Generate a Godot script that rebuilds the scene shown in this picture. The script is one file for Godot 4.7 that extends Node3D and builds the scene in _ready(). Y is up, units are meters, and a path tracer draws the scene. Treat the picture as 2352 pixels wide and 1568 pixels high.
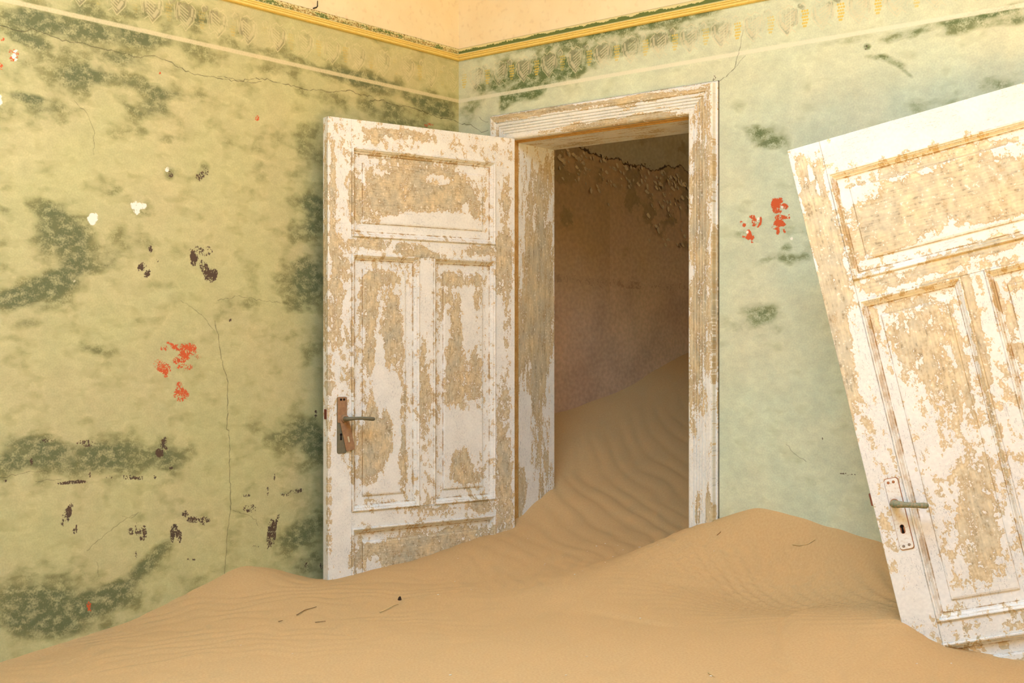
extends Node3D
# An abandoned room half filled with blown sand: +X runs along the doorway wall, +Z along the left wall towards the camera, y = 0 is the buried floor.

const FLOOR_BOTTOM := -0.3
const WALL_TOP := 3.6
const ROOM_X := 4.8
const ROOM_Z := 5.2
const HALL_Z := -3.4
const WALL_D := 0.24          # thickness of the doorway wall
const OPEN_A := 0.292         # clear opening between the architraves
const OPEN_B := 1.100
const OPEN_H := 2.103
const HOLE_A := Vector2(1.2, 1.8)     # where part of the ceiling has come down, above and before the camera
const HOLE_B := Vector2(3.2, 3.8)
const DOOR_W := 0.807
const DOOR_T := 0.0377

var names := {}

# ------------------------------------------------------------------ naming
func numbered(called: String) -> String:
	if not names.has(called):
		names[called] = 0
		return called
	names[called] += 1
	return "%s_%03d" % [called, names[called]]

func thing(called: String, label: String, category: String, group := "") -> Node3D:
	var o := Node3D.new()
	o.name = numbered(called)
	add_child(o)
	tag(o, label, category, group)
	return o

func tag(o: Node3D, label: String, category: String, group := "", kind := "") -> void:
	o.set_meta("label", label)
	o.set_meta("category", category)
	if group:
		o.set_meta("group", group)
	if kind:
		o.set_meta("kind", kind)

func put(called: String, mesh: Mesh, material: Material, parent: Node3D, label := "") -> MeshInstance3D:
	var o := MeshInstance3D.new()
	o.name = called
	o.mesh = mesh
	if material:
		o.material_override = material
	parent.add_child(o, true)
	if label:
		o.set_meta("label", label)
	return o

func struct(called: String, mesh: Mesh, material: Material, label: String, category: String) -> MeshInstance3D:
	var o := put(called, mesh, material, self)
	tag(o, label, category, "", "structure")
	return o

# ------------------------------------------------------------------ meshes
func begin() -> SurfaceTool:
	var st := SurfaceTool.new()
	st.begin(Mesh.PRIMITIVE_TRIANGLES)
	st.set_smooth_group(-1)
	return st

func done(st: SurfaceTool, tangents := false) -> ArrayMesh:
	st.generate_normals()
	if tangents:
		st.generate_tangents()
	return st.commit()

# a, b, c, d go round the face anticlockwise as seen from outside
func quad(st: SurfaceTool, a: Vector3, b: Vector3, c: Vector3, d: Vector3, ua := Vector2(), ub := Vector2(), uc := Vector2(), ud := Vector2()) -> void:
	for p in [[a, ua], [c, uc], [b, ub], [a, ua], [d, ud], [c, uc]]:
		st.set_uv(p[1])
		st.add_vertex(p[0])

# box with chamfered edges; uv = position over (w, h), so that door-wide textures run on across its members
func box(st: SurfaceTool, lo: Vector3, hi: Vector3, ch := 0.0, w := 1.0, h := 1.0) -> void:
	var uv := func(p: Vector3, n: Vector3) -> Vector2:
		var z := hi.z - p.z
		if absf(n.x) > 0.8:
			return Vector2((p.x - signf(n.x) * z) / w, -p.y / h)
		if absf(n.y) > 0.8:
			return Vector2(p.x / w, (-p.y + signf(n.y) * z) / h)
		return Vector2(p.x / w, -p.y / h)
	var c := (lo + hi) * 0.5
	var e := (hi - lo) * 0.5
	var face := func(n: Vector3, u: Vector3, v: Vector3, en: float, eu: float, ev: float) -> void:
		var o: Vector3 = c + n * en
		var a: Vector3 = o - u * eu - v * ev
		var b: Vector3 = o + u * eu - v * ev
		var cc: Vector3 = o + u * eu + v * ev
		var d: Vector3 = o - u * eu + v * ev
		quad(st, a, b, cc, d, uv.call(a, n), uv.call(b, n), uv.call(cc, n), uv.call(d, n))
	var X := Vector3.RIGHT
	var Y := Vector3.UP
	var Z := Vector3.BACK
	face.call(Z, X, Y, e.z, e.x - ch, e.y - ch)
	face.call(-Z, -X, Y, e.z, e.x - ch, e.y - ch)
	face.call(X, -Z, Y, e.x, e.z - ch, e.y - ch)
	face.call(-X, Z, Y, e.x, e.z - ch, e.y - ch)
	face.call(Y, X, -Z, e.y, e.x - ch, e.z - ch)
	face.call(-Y, X, Z, e.y, e.x - ch, e.z - ch)
	if ch <= 0.0:
		return
	var strip := func(a: Vector3, b: Vector3, cc: Vector3, d: Vector3) -> void:
		quad(st, a, b, cc, d, uv.call(a, Z), uv.call(b, Z), uv.call(cc, Z), uv.call(d, Z))
	for s in [1.0, -1.0]:
		for t in [1.0, -1.0]:
			# edges along z, y, x
			var p := [Vector3(s * e.x, t * (e.y - ch), 0), Vector3(s * (e.x - ch), t * e.y, 0)]
			var along := Vector3(0, 0, e.z - ch)
			edge(strip, c, p[0], p[1], along)
			p = [Vector3(s * e.x, 0, t * (e.z - ch)), Vector3(s * (e.x - ch), 0, t * e.z)]
			edge(strip, c, p[0], p[1], Vector3(0, e.y - ch, 0))
			p = [Vector3(0, s * e.y, t * (e.z - ch)), Vector3(0, s * (e.y - ch), t * e.z)]
			edge(strip, c, p[0], p[1], Vector3(e.x - ch, 0, 0))

func edge(strip: Callable, c: Vector3, p: Vector3, q: Vector3, along: Vector3) -> void:
	var a := c + p - along
	var b := c + p + along
	var cc := c + q + along
	var d := c + q - along
	if (b - a).cross(d - a).dot(p + q) < 0.0:
		strip.call(d, cc, b, a)
	else:
		strip.call(a, b, cc, d)

# a mitred frame of one profile round the rectangle x0..x1, y0..y1 (y down is -); profile = [inset, z] from outside to inside
func frame_strip(st: SurfaceTool, x0: float, x1: float, y0: float, y1: float, profile: Array, w: float, h: float) -> void:
	for k in profile.size() - 1:
		var s0: float = profile[k][0]
		var z0: float = profile[k][1]
		var s1: float = profile[k + 1][0]
		var z1: float = profile[k + 1][1]
		var o := [Vector3(x0 + s0, -y0 - s0, z0), Vector3(x1 - s0, -y0 - s0, z0), Vector3(x1 - s0, -y1 + s0, z0), Vector3(x0 + s0, -y1 + s0, z0)]
		var i := [Vector3(x0 + s1, -y0 - s1, z1), Vector3(x1 - s1, -y0 - s1, z1), Vector3(x1 - s1, -y1 + s1, z1), Vector3(x0 + s1, -y1 + s1, z1)]
		for n in 4:
			var m := (n + 1) % 4
			var f := func(p: Vector3) -> Vector2: return Vector2(p.x / w, -p.y / h)
			quad(st, i[n], i[m], o[m], o[n], f.call(i[n]), f.call(i[m]), f.call(o[m]), f.call(o[n]))

# rounded plate standing in the xy plane, front at z1, back at z0
func plate(outline: PackedVector2Array, z0: float, z1: float, ch := 0.001) -> ArrayMesh:
	var st := begin()
	var n := outline.size()
	var c := Vector2()
	for p in outline:
		c += p / n
	for k in n:
		var a := outline[k]
		var b := outline[(k + 1) % n]
		var ai := a + (c - a).normalized() * ch
		var bi := b + (c - b).normalized() * ch
		var f := [Vector3(c.x, c.y, z1), Vector3(ai.x, ai.y, z1), Vector3(bi.x, bi.y, z1)]
		for p in [f[0], f[2], f[1]]:
			st.set_uv(Vector2(p.x, -p.y) * 6.0)
			st.add_vertex(p)
		quad(st, Vector3(a.x, a.y, z1 - ch), Vector3(b.x, b.y, z1 - ch), f[2], f[1])
		quad(st, Vector3(a.x, a.y, z0), Vector3(b.x, b.y, z0), Vector3(b.x, b.y, z1 - ch), Vector3(a.x, a.y, z1 - ch))
	return done(st)

func rounded(w: float, h: float, r: float, bow := 0.0) -> PackedVector2Array:
	var out := PackedVector2Array()
	for q in 4:
		var cx := (w * 0.5 - r) * (1.0 if q == 0 or q == 3 else -1.0)
		var cy := (h * 0.5 - r) * (1.0 if q < 2 else -1.0)
		for k in 5:
			var a := (q + k / 4.0) * PI * 0.5
			var p := Vector2(cx + cos(a) * r, cy + sin(a) * r)
			p.y += signf(p.y) * bow * (1.0 - pow(p.x / (w * 0.5), 2.0))
			out.append(p)
	return out

func moved(pts: PackedVector2Array, by: Vector2, turn := 0.0) -> PackedVector2Array:
	var out := PackedVector2Array()
	for p in pts:
		out.append(p.rotated(turn) + by)
	return out

# a tube through points with radii (rx across, ry up)
func tube(pts: Array, radii: Array, sides := 12, flat := 1.0) -> ArrayMesh:
	var st := SurfaceTool.new()
	st.begin(Mesh.PRIMITIVE_TRIANGLES)
	var rings := []
	for k in pts.size():
		var p: Vector3 = pts[k]
		var t: Vector3 = ((pts[mini(k + 1, pts.size() - 1)] as Vector3) - (pts[maxi(k - 1, 0)] as Vector3)).normalized()
		var s := t.cross(Vector3.UP if absf(t.y) < 0.9 else Vector3.BACK).normalized()
		var u := s.cross(t)
		var ring := []
		for j in sides:
			var a := TAU * j / sides
			ring.append(p + s * cos(a) * radii[k] * flat + u * sin(a) * radii[k])
		rings.append(ring)
	for k in pts.size() - 1:
		for j in sides:
			var m := (j + 1) % sides
			quad(st, rings[k][j], rings[k + 1][j], rings[k + 1][m], rings[k][m])
	for j in sides:
		var m := (j + 1) % sides
		for p in [pts[0], rings[0][m], rings[0][j]]:
			st.add_vertex(p)
		for p in [pts[-1], rings[-1][j], rings[-1][m]]:
			st.add_vertex(p)
	st.index()
	st.generate_normals()
	return st.commit()

# ------------------------------------------------------------------ textures
func noise(w: int, h: int, freq: float, seed_: int, octaves := 3, sx := 1.0, sy := 1.0, kind := FastNoiseLite.TYPE_SIMPLEX_SMOOTH, warp := 0.0) -> PackedByteArray:
	var n := FastNoiseLite.new()
	n.seed = seed_
	n.noise_type = kind
	n.frequency = freq
	n.fractal_octaves = octaves
	if octaves <= 1:
		n.fractal_type = FastNoiseLite.FRACTAL_NONE
	if kind == FastNoiseLite.TYPE_CELLULAR:
		n.cellular_return_type = FastNoiseLite.RETURN_CELL_VALUE
		n.cellular_jitter = 1.0
	if warp > 0.0:
		n.domain_warp_enabled = true
		n.domain_warp_amplitude = warp
		n.domain_warp_frequency = freq * 1.5
	var im := n.get_image(maxi(8, int(w / sx)), maxi(8, int(h / sy)), false, false, true)
	im.convert(Image.FORMAT_L8)
	if im.get_width() != w or im.get_height() != h:
		im.resize(w, h, Image.INTERPOLATE_CUBIC)
	return im.get_data()

# sum of soft ellipses: each blob is u, v, four numbers that turn an offset into its unit circle, strength. Bytes: 0 = -1.5, 255 = 1.5
func field(w: int, h: int, per_u: float, per_v: float, blobs: Array, soft := 0.7, q := 4) -> PackedByteArray:
	var cw := w / q
	var ch := h / q
	var acc := PackedFloat32Array()
	acc.resize(cw * ch)
	var su := per_u / q
	var sv := per_v / q
	for b in range(0, blobs.size(), 7):
		var u: float = blobs[b]
		var v: float = blobs[b + 1]
		var m0: float = blobs[b + 2]
		var m1: float = blobs[b + 3]
		var m2: float = blobs[b + 4]
		var m3: float = blobs[b + 5]
		var s: float = blobs[b + 6]
		var det := absf(m0 * m3 - m1 * m2)
		var ru := 1.4 * sqrt(m1 * m1 + m3 * m3) / det
		var rv := 1.4 * sqrt(m0 * m0 + m2 * m2) / det
		for y in range(maxi(0, int((v - rv) * sv)), mini(ch, int((v + rv) * sv) + 2)):
			for x in range(maxi(0, int((u - ru) * su)), mini(cw, int((u + ru) * su) + 2)):
				var dx := (x + 0.5) / su - u
				var dy := (y + 0.5) / sv - v
				var a := m0 * dx + m1 * dy
				var c := m2 * dx + m3 * dy
				var r := sqrt(a * a + c * c)
				if r < 1.0 + soft * 0.5:
					var t := clampf((1.0 + soft * 0.5 - r) / soft, 0.0, 1.0)
					acc[y * cw + x] += s * t * t * (3.0 - 2.0 * t)
	var bytes := PackedByteArray()
	bytes.resize(cw * ch)
	for i in cw * ch:
		bytes[i] = int(clampf(acc[i] / 3.0 + 0.5, 0.0, 1.0) * 255.0)
	var im := Image.create_from_data(cw, ch, false, Image.FORMAT_L8, bytes)
	im.resize(w, h, Image.INTERPOLATE_CUBIC)
	return im.get_data()

# draws a line of the given half width into bytes (maximum of what is there)
func stroke(bytes: PackedByteArray, w: int, h: int, a: Vector2, b: Vector2, r: float, value := 255.0) -> PackedByteArray:
	var d := b - a
	var l := maxf(d.length_squared(), 1e-6)
	for y in range(maxi(0, int(minf(a.y, b.y) - r - 1)), mini(h, int(maxf(a.y, b.y) + r + 2))):
		for x in range(maxi(0, int(minf(a.x, b.x) - r - 1)), mini(w, int(maxf(a.x, b.x) + r + 2))):
			var p := Vector2(x + 0.5, y + 0.5)
			var t := clampf((p - a).dot(d) / l, 0.0, 1.0)
			var f := clampf(r + 0.5 - p.distance_to(a + d * t), 0.0, 1.0) * value
			if f > bytes[y * w + x]:
				bytes[y * w + x] = int(f)
	return bytes

func texture(w: int, h: int, rgb: PackedByteArray) -> ImageTexture:
	return ImageTexture.create_from_image(Image.create_from_data(w, h, false, Image.FORMAT_RGB8, rgb))

func grey(w: int, h: int, bytes: PackedByteArray) -> ImageTexture:
	return ImageTexture.create_from_image(Image.create_from_data(w, h, false, Image.FORMAT_L8, bytes))

func surface(albedo: Texture2D, height: Texture2D, scale: float, roughness := 0.75) -> StandardMaterial3D:
	var m := StandardMaterial3D.new()
	m.albedo_texture = albedo
	m.roughness = roughness
	m.metallic_specular = 0.3
	if height:
		m.heightmap_enabled = true
		m.heightmap_texture = height
		m.heightmap_scale = scale
	return m

func plain(c: Color, roughness := 0.8) -> StandardMaterial3D:
	var m := StandardMaterial3D.new()
	m.albedo_color = c
	m.roughness = roughness
	m.metallic_specular = 0.3
	return m

# flaking white paint over weathered wood. fld: where it has come off; across: bytes > 127 where the grain runs across
func peeling(w: int, h: int, fld: PackedByteArray, across: PackedByteArray, base: float, seed_: int, px: float, white: Color, tan_: Color, grey_: Color, raw: Color, shade_dirt := [], stretch := 1.6) -> StandardMaterial3D:
	var big := noise(w, h, 0.010 / px, seed_, 3, 1.0, 2.0)
	var cell := noise(w, h, 0.16 / px, seed_ + 1, 1, 1.0, stretch, FastNoiseLite.TYPE_CELLULAR, 14.0 * px)
	var fine := noise(w, h, 0.13 / px, seed_ + 2, 3)
	var mid := noise(w, h, 0.046 / px, seed_ + 6, 5, 1.0, stretch)
	var along := noise(w, h, 0.22 / px, seed_ + 3, 3, 1.0, 9.0)
	var cross := noise(w, h, 0.22 / px, seed_ + 4, 3, 9.0, 1.0)
	var tone := noise(w, h, 0.012 / px, seed_ + 5, 3)
	var shade_dirt_mask := PackedByteArray()
	shade_dirt_mask.resize(w * h)
	for l in shade_dirt:
		shade_dirt_mask = stroke(shade_dirt_mask, w, h, Vector2(l[0], l[1]), Vector2(l[2], l[3]), l[4], l[5])
	var rgb := PackedByteArray()
	rgb.resize(w * h * 3)
	var hgt := PackedByteArray()
	hgt.resize(w * h)
	var wr := white.r8
	var wg := white.g8
	var wb := white.b8
	for i in w * h:
		var f := (fld[i] - 127.5) * 0.01176
		var n2 := cell[i] / 255.0 - 0.5
		var n3 := fine[i] / 255.0 - 0.5
		var g := (cross[i] if across[i] > 127 else along[i]) / 255.0
		var p := f * 0.85 + base + (big[i] / 255.0 - 0.5) * 0.9 + (mid[i] / 255.0 - 0.5) * 1.7 + n2 * 0.55 + n3 * 0.95 + (g - 0.5) * 0.25
		var t := clampf(p * 9.0 + 0.5, 0.0, 1.0)
		var k := tone[i] / 255.0
		var warm := clampf(k * 1.4 - 0.2 + n3 * 0.35, 0.0, 1.0)
		var bare := clampf(p * 1.9 - 0.12, 0.0, 1.0)
		var shade := 0.93 + 0.13 * g + 0.06 * n3 + 0.22 * (mid[i] / 255.0 - 0.5)
		if n3 * 0.7 + (g - 0.5) * 0.9 + (mid[i] / 255.0 - 0.5) * 0.5 < -0.36:
			shade *= 0.88
		var pale := clampf((n3 + n2 * 0.35 - 0.30) * 8.0, 0.0, 0.8)
		var r := lerpf(lerpf(raw.r8, lerpf(grey_.r8, tan_.r8, warm), bare) * shade, wr, pale)
		var gg := lerpf(lerpf(raw.g8, lerpf(grey_.g8, tan_.g8, warm), bare) * shade, wg, pale)
		var b := lerpf(lerpf(raw.b8, lerpf(grey_.b8, tan_.b8, warm), bare) * shade, wb, pale)
		var d := 1.0 - 0.05 * k + 0.06 * n3
		if absf(g - 0.5) < 0.010 and k > 0.45:
			d *= 0.86
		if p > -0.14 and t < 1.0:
			d *= 1.03  # highlight on curling flake edges, put into the paint colour
		r = lerpf(wr * d, r, t)
		gg = lerpf(wg * d, gg, t)
		b = lerpf(wb * d, b, t)
		if shade_dirt_mask[i]:  # brown crease shade and grime blended over paint and wood
			t = shade_dirt_mask[i] / 255.0 * clampf(0.45 + (mid[i] / 255.0 - 0.5) * 2.2 + n2 * 0.5 + (k - 0.5) * 0.8, 0.0, 0.9)
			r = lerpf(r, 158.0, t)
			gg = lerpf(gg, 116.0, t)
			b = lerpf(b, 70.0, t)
		rgb[i * 3] = clampi(int(r), 0, 255)
		rgb[i * 3 + 1] = clampi(int(gg), 0, 255)
		rgb[i * 3 + 2] = clampi(int(b), 0, 255)
		hgt[i] = clampi(int(lerpf(215.0 + 25.0 * n3, 95.0 + 35.0 * g + 30.0 * n3, t)), 0, 255)
	return surface(texture(w, h, rgb), grey(w, h, hgt), 0.14, 0.62)

# old limewash with stains. Layers are fields (0 = -1.5) or null-size arrays
func limewash(w: int, h: int, S: float, v_top: float, seed_: int, look: Dictionary) -> StandardMaterial3D:
	var stain_shade := field(w, h, S, S, look.stain_shade, 1.3)  # stains, plus the shadow painted beside the open door on the left wall
	var brown := field(w, h, S, S, look.brown, 0.7, 2)
	var red := field(w, h, S, S, look.red, 0.7, 2)
	var white := field(w, h, S, S, look.white, 0.6, 2)
	var fbm := noise(w, h, 0.012, seed_, 5)
	var streak := noise(w, h, 0.030, seed_ + 1, 4, 2.2, 1.0, FastNoiseLite.TYPE_SIMPLEX_SMOOTH, 22.0)
	var fine := noise(w, h, 0.22, seed_ + 2, 3)
	var low := noise(w, h, 0.0035, seed_ + 3, 3)
	var mid := noise(w, h, 0.055, seed_ + 6, 4, 1.5, 1.0, FastNoiseLite.TYPE_SIMPLEX_SMOOTH, 12.0)
	var cell := noise(w, h, 0.16, seed_ + 4, 1, 1.0, 1.0, FastNoiseLite.TYPE_CELLULAR, 10.0)
	var up := noise(w, h, 0.2, seed_ + 5, 2, 1.0, 6.0)
	var crack := PackedByteArray()
	crack.resize(w * h)
	var r := RandomNumberGenerator.new()
	r.seed = seed_
	for line in look.cracks:
		var width: float = line[0]
		for k in range(1, line.size() - 3, 2):
			var a := Vector2(line[k], line[k + 1]) * S
			var b := Vector2(line[k + 2], line[k + 3]) * S
			var parts := maxi(1, int(a.distance_to(b) / 7.0))
			var last := a
			for j in parts:
				var c := a.lerp(b, (j + 1.0) / parts)
				if j < parts - 1:
					c += Vector2(r.randf_range(-1.7, 1.7), r.randf_range(-2.3, 2.3))
				crack = stroke(crack, w, h, last, c, width * r.randf_range(0.2, 0.75), r.randf_range(130.0, 225.0))
				last = c
	var print_ := PackedByteArray()
	print_.resize(w * h)
	var berries := PackedByteArray()
	berries.resize(w * h)
	var inner := PackedByteArray()
	inner.resize(w * h)
	for c in look.shields:
		var o := Vector2(c * S, (v_top - 2.372) * S)
		var m := S * 0.001
		for line in [[-34, -12, -31, 14], [-31, 14, 0, 48], [0, 48, 16, 28], [16, 28, 30, 40], [33, 20, 36, -10], [36, -10, 30, -40], [-22, -40, -38, -28], [-38, -28, -40, 0], [-40, 0, -34, -12], [40, 10, 44, -28],
				[-24, -52, -10, -42], [-10, -42, 4, -52], [4, -52, 20, -44], [46, -44, 56, -52], [56, -52, 66, -40], [66, -40, 60, -26]]:
			print_ = stroke(print_, w, h, o + Vector2(line[0], line[1]) * m, o + Vector2(line[2], line[3]) * m, 1.5 * m, 215.0)
		for k in 6:
			var y := -24.0 + k * 10.0
			print_ = stroke(print_, w, h, o + Vector2(-10 + k * 2, y + 8) * m, o + Vector2(20, y - 8) * m, 2.2 * m, 190.0)
		print_ = stroke(print_, w, h, o + Vector2(-18, 6) * m, o + Vector2(-6, 24) * m, 6.0 * m, 180.0)
		print_ = stroke(print_, w, h, o + Vector2(-26, -26) * m, o + Vector2(-24, -4) * m, 4.0 * m, 170.0)
		print_ = stroke(print_, w, h, o + Vector2(26, -26) * m, o + Vector2(24, 0) * m, 4.0 * m, 170.0)
		for line in [[-26, -30, -28, 4], [-12, -34, -14, 18], [4, -36, 2, 26], [20, -34, 20, 14], [30, -30, 32, 10], [-20, 10, 0, 36], [44, -44, 58, -34]]:
			inner = stroke(inner, w, h, o + Vector2(line[0], line[1]) * m, o + Vector2(line[2], line[3]) * m, 7.0 * m, 255.0)
		for k in 17:
			var row := k / 3
			var g := o + Vector2(63 + (k % 3 - 1) * (9.0 - row * 0.6) + (row % 2) * 3.0, -24.0 + row * 10.0) * m
			berries = stroke(berries, w, h, g, g, 3.7 * m)
	var rgb := PackedByteArray()
	rgb.resize(w * h * 3)
	var hgt := PackedByteArray()
	hgt.resize(w * h)
	var base: Color = look.base
	var tint: Color = look.tint
	var dark: Color = look.dark
	var deep: Color = look.deep
	var rail0 := (v_top - 2.301) * S
	var rail1 := (v_top - 2.287) * S
	var lift: float = look.lift
	var calm: float = look.floor
	var rail: Color = look.rail
	var berry: Color = look.berry
	var motif: Color = look.motif
	var berry_share: float = look.berry_share
	for y in h:
		var in_rail := clampf(minf(y - rail0, rail1 - y) * 0.5 + 0.5, 0.0, 1.0)
		for x in w:
			var i := y * w + x
			var n1 := fbm[i] / 255.0 - 0.5
			var n2 := streak[i] / 255.0 - 0.5
			var n3 := fine[i] / 255.0 - 0.5
			var lo := low[i] / 255.0
			var nc := cell[i] / 255.0 - 0.5
			var s := (stain_shade[i] - 127.5) * 0.01176
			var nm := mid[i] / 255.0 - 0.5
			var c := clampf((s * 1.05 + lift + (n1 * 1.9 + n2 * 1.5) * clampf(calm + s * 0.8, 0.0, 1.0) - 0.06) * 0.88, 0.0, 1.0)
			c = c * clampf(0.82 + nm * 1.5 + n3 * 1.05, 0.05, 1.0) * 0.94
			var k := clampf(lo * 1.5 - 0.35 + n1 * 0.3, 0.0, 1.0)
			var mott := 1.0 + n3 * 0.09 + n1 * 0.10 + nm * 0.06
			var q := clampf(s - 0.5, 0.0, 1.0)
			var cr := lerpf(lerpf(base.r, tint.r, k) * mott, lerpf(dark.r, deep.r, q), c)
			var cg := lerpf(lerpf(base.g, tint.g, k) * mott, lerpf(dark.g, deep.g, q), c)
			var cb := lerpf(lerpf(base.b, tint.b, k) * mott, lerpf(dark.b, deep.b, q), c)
			if inner[i]:
				var t := inner[i] / 255.0 * clampf(0.16 + n3 * 0.8 + n1 * 1.2 + c * 0.7, 0.0, 0.8)
				cr = lerpf(cr, dark.r * 1.12, t)
				cg = lerpf(cg, dark.g * 1.08, t)
				cb = lerpf(cb, dark.b * 1.25, t)
			if print_[i]:
				var t := print_[i] / 255.0 * clampf(0.80 + n3 * 0.7 + n1 * 0.8 + nm * 0.6, 0.0, 0.95)
				cr = lerpf(cr, motif.r, t)
				cg = lerpf(cg, motif.g, t)
				cb = lerpf(cb, motif.b, t)
			if berries[i]:
				var t := berries[i] / 255.0 * clampf(berry_share + n1 * 1.2 + n3 * 0.4, 0.0, 0.9)
				cr = lerpf(cr, berry.r, t)
				cg = lerpf(cg, berry.g, t)
				cb = lerpf(cb, berry.b, t)
			if in_rail > 0.0:
				var t := in_rail * clampf(0.85 + n3 * 0.5, 0.0, 1.0)
				cr = lerpf(cr, rail.r, t)
				cg = lerpf(cg, rail.g, t)
				cb = lerpf(cb, rail.b, t)
			var height := 150.0 + n3 * 60.0 + n2 * 20.0 - c * 14.0 + in_rail * 30.0
			var vertical := up[i] / 255.0 - 0.5
			var bf := (brown[i] - 127.5) * 0.01176
			var t1 := clampf((bf + (nm * 2.4 + n3 * 2.8 + nc * 0.8 + vertical * 1.3) * clampf(bf * 2.0, 0.05, 1.0) - 0.70) * 5.0, 0.0, 1.0)
			if t1 > 0.0:
				cr = lerpf(cr, 0.36, t1)
				cg = lerpf(cg, 0.285, t1)
				cb = lerpf(cb, 0.225, t1)
				height -= 50.0 * t1
			bf = (red[i] - 127.5) * 0.01176
			t1 = clampf((bf + (nm * 2.2 + n3 * look.red_grain + nc * 0.9) * clampf(bf * 2.2, 0.0, 1.0) - 0.68) * 6.0, 0.0, 1.0)
			if t1 > 0.0:
				cr = lerpf(cr, 0.83, t1)
				cg = lerpf(cg, 0.37, t1)
				cb = lerpf(cb, 0.21, t1)
				height -= 30.0 * t1
			var wf := (white[i] - 127.5) * 0.01176
			t1 = clampf((wf + (nm * 1.9 + nc * 1.3) * clampf(wf * 4.0, 0.0, 1.0) - 0.62) * 9.0, 0.0, 1.0)
			if t1 > 0.0:
				cr = lerpf(cr, 0.97, t1)
				cg = lerpf(cg, 0.93, t1)
				cb = lerpf(cb, 0.86, t1)
				height -= 40.0 * t1
			var ck := crack[i] / 255.0
			if ck > 0.0:
				cr = lerpf(cr, 0.25, ck)
				cg = lerpf(cg, 0.22, ck)
				cb = lerpf(cb, 0.14, ck)
				height -= 120.0 * ck
			rgb[i * 3] = clampi(int(cr * 255.0), 0, 255)
			rgb[i * 3 + 1] = clampi(int(cg * 255.0), 0, 255)
			rgb[i * 3 + 2] = clampi(int(cb * 255.0), 0, 255)
			hgt[i] = clampi(int(height), 0, 255)
	return surface(texture(w, h, rgb), grey(w, h, hgt), 0.10, 0.85)

# two or three tones mottled by noise; tiles by triplanar mapping
func mottled(size: int, freq: float, seed_: int, a: Color, b: Color, c: Color, relief: float, tile: float, octaves := 4, roughness := 0.85) -> StandardMaterial3D:
	var n := FastNoiseLite.new()
	n.seed = seed_
	n.frequency = freq
	n.fractal_octaves = octaves
	var im := n.get_seamless_image(size, size, false, false, 0.2, true)
	im.convert(Image.FORMAT_L8)
	var d := im.get_data()
	n.seed = seed_ + 7
	n.frequency = freq * 5.0
	im = n.get_seamless_image(size, size, false, false, 0.2, true)
	im.convert(Image.FORMAT_L8)
	var e := im.get_data()
	var rgb := PackedByteArray()
	rgb.resize(size * size * 3)
	for i in size * size:
		var t := d[i] / 255.0
		var u := e[i] / 255.0
		var col := a.lerp(b, clampf(t * 1.6 - 0.3, 0, 1)).lerp(c, clampf((u - 0.62) * 3.0, 0, 0.8))
		rgb[i * 3] = col.r8
		rgb[i * 3 + 1] = col.g8
		rgb[i * 3 + 2] = col.b8
	var m := surface(texture(size, size, rgb), grey(size, size, e) if relief > 0.0 else null, relief, roughness)
	m.uv1_triplanar = true
	m.uv1_world_triplanar = true
	m.uv1_scale = Vector3.ONE / tile
	return m

# ------------------------------------------------------------------ sand surface
var knots: Array = []
var weights := PackedFloat64Array()

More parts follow.
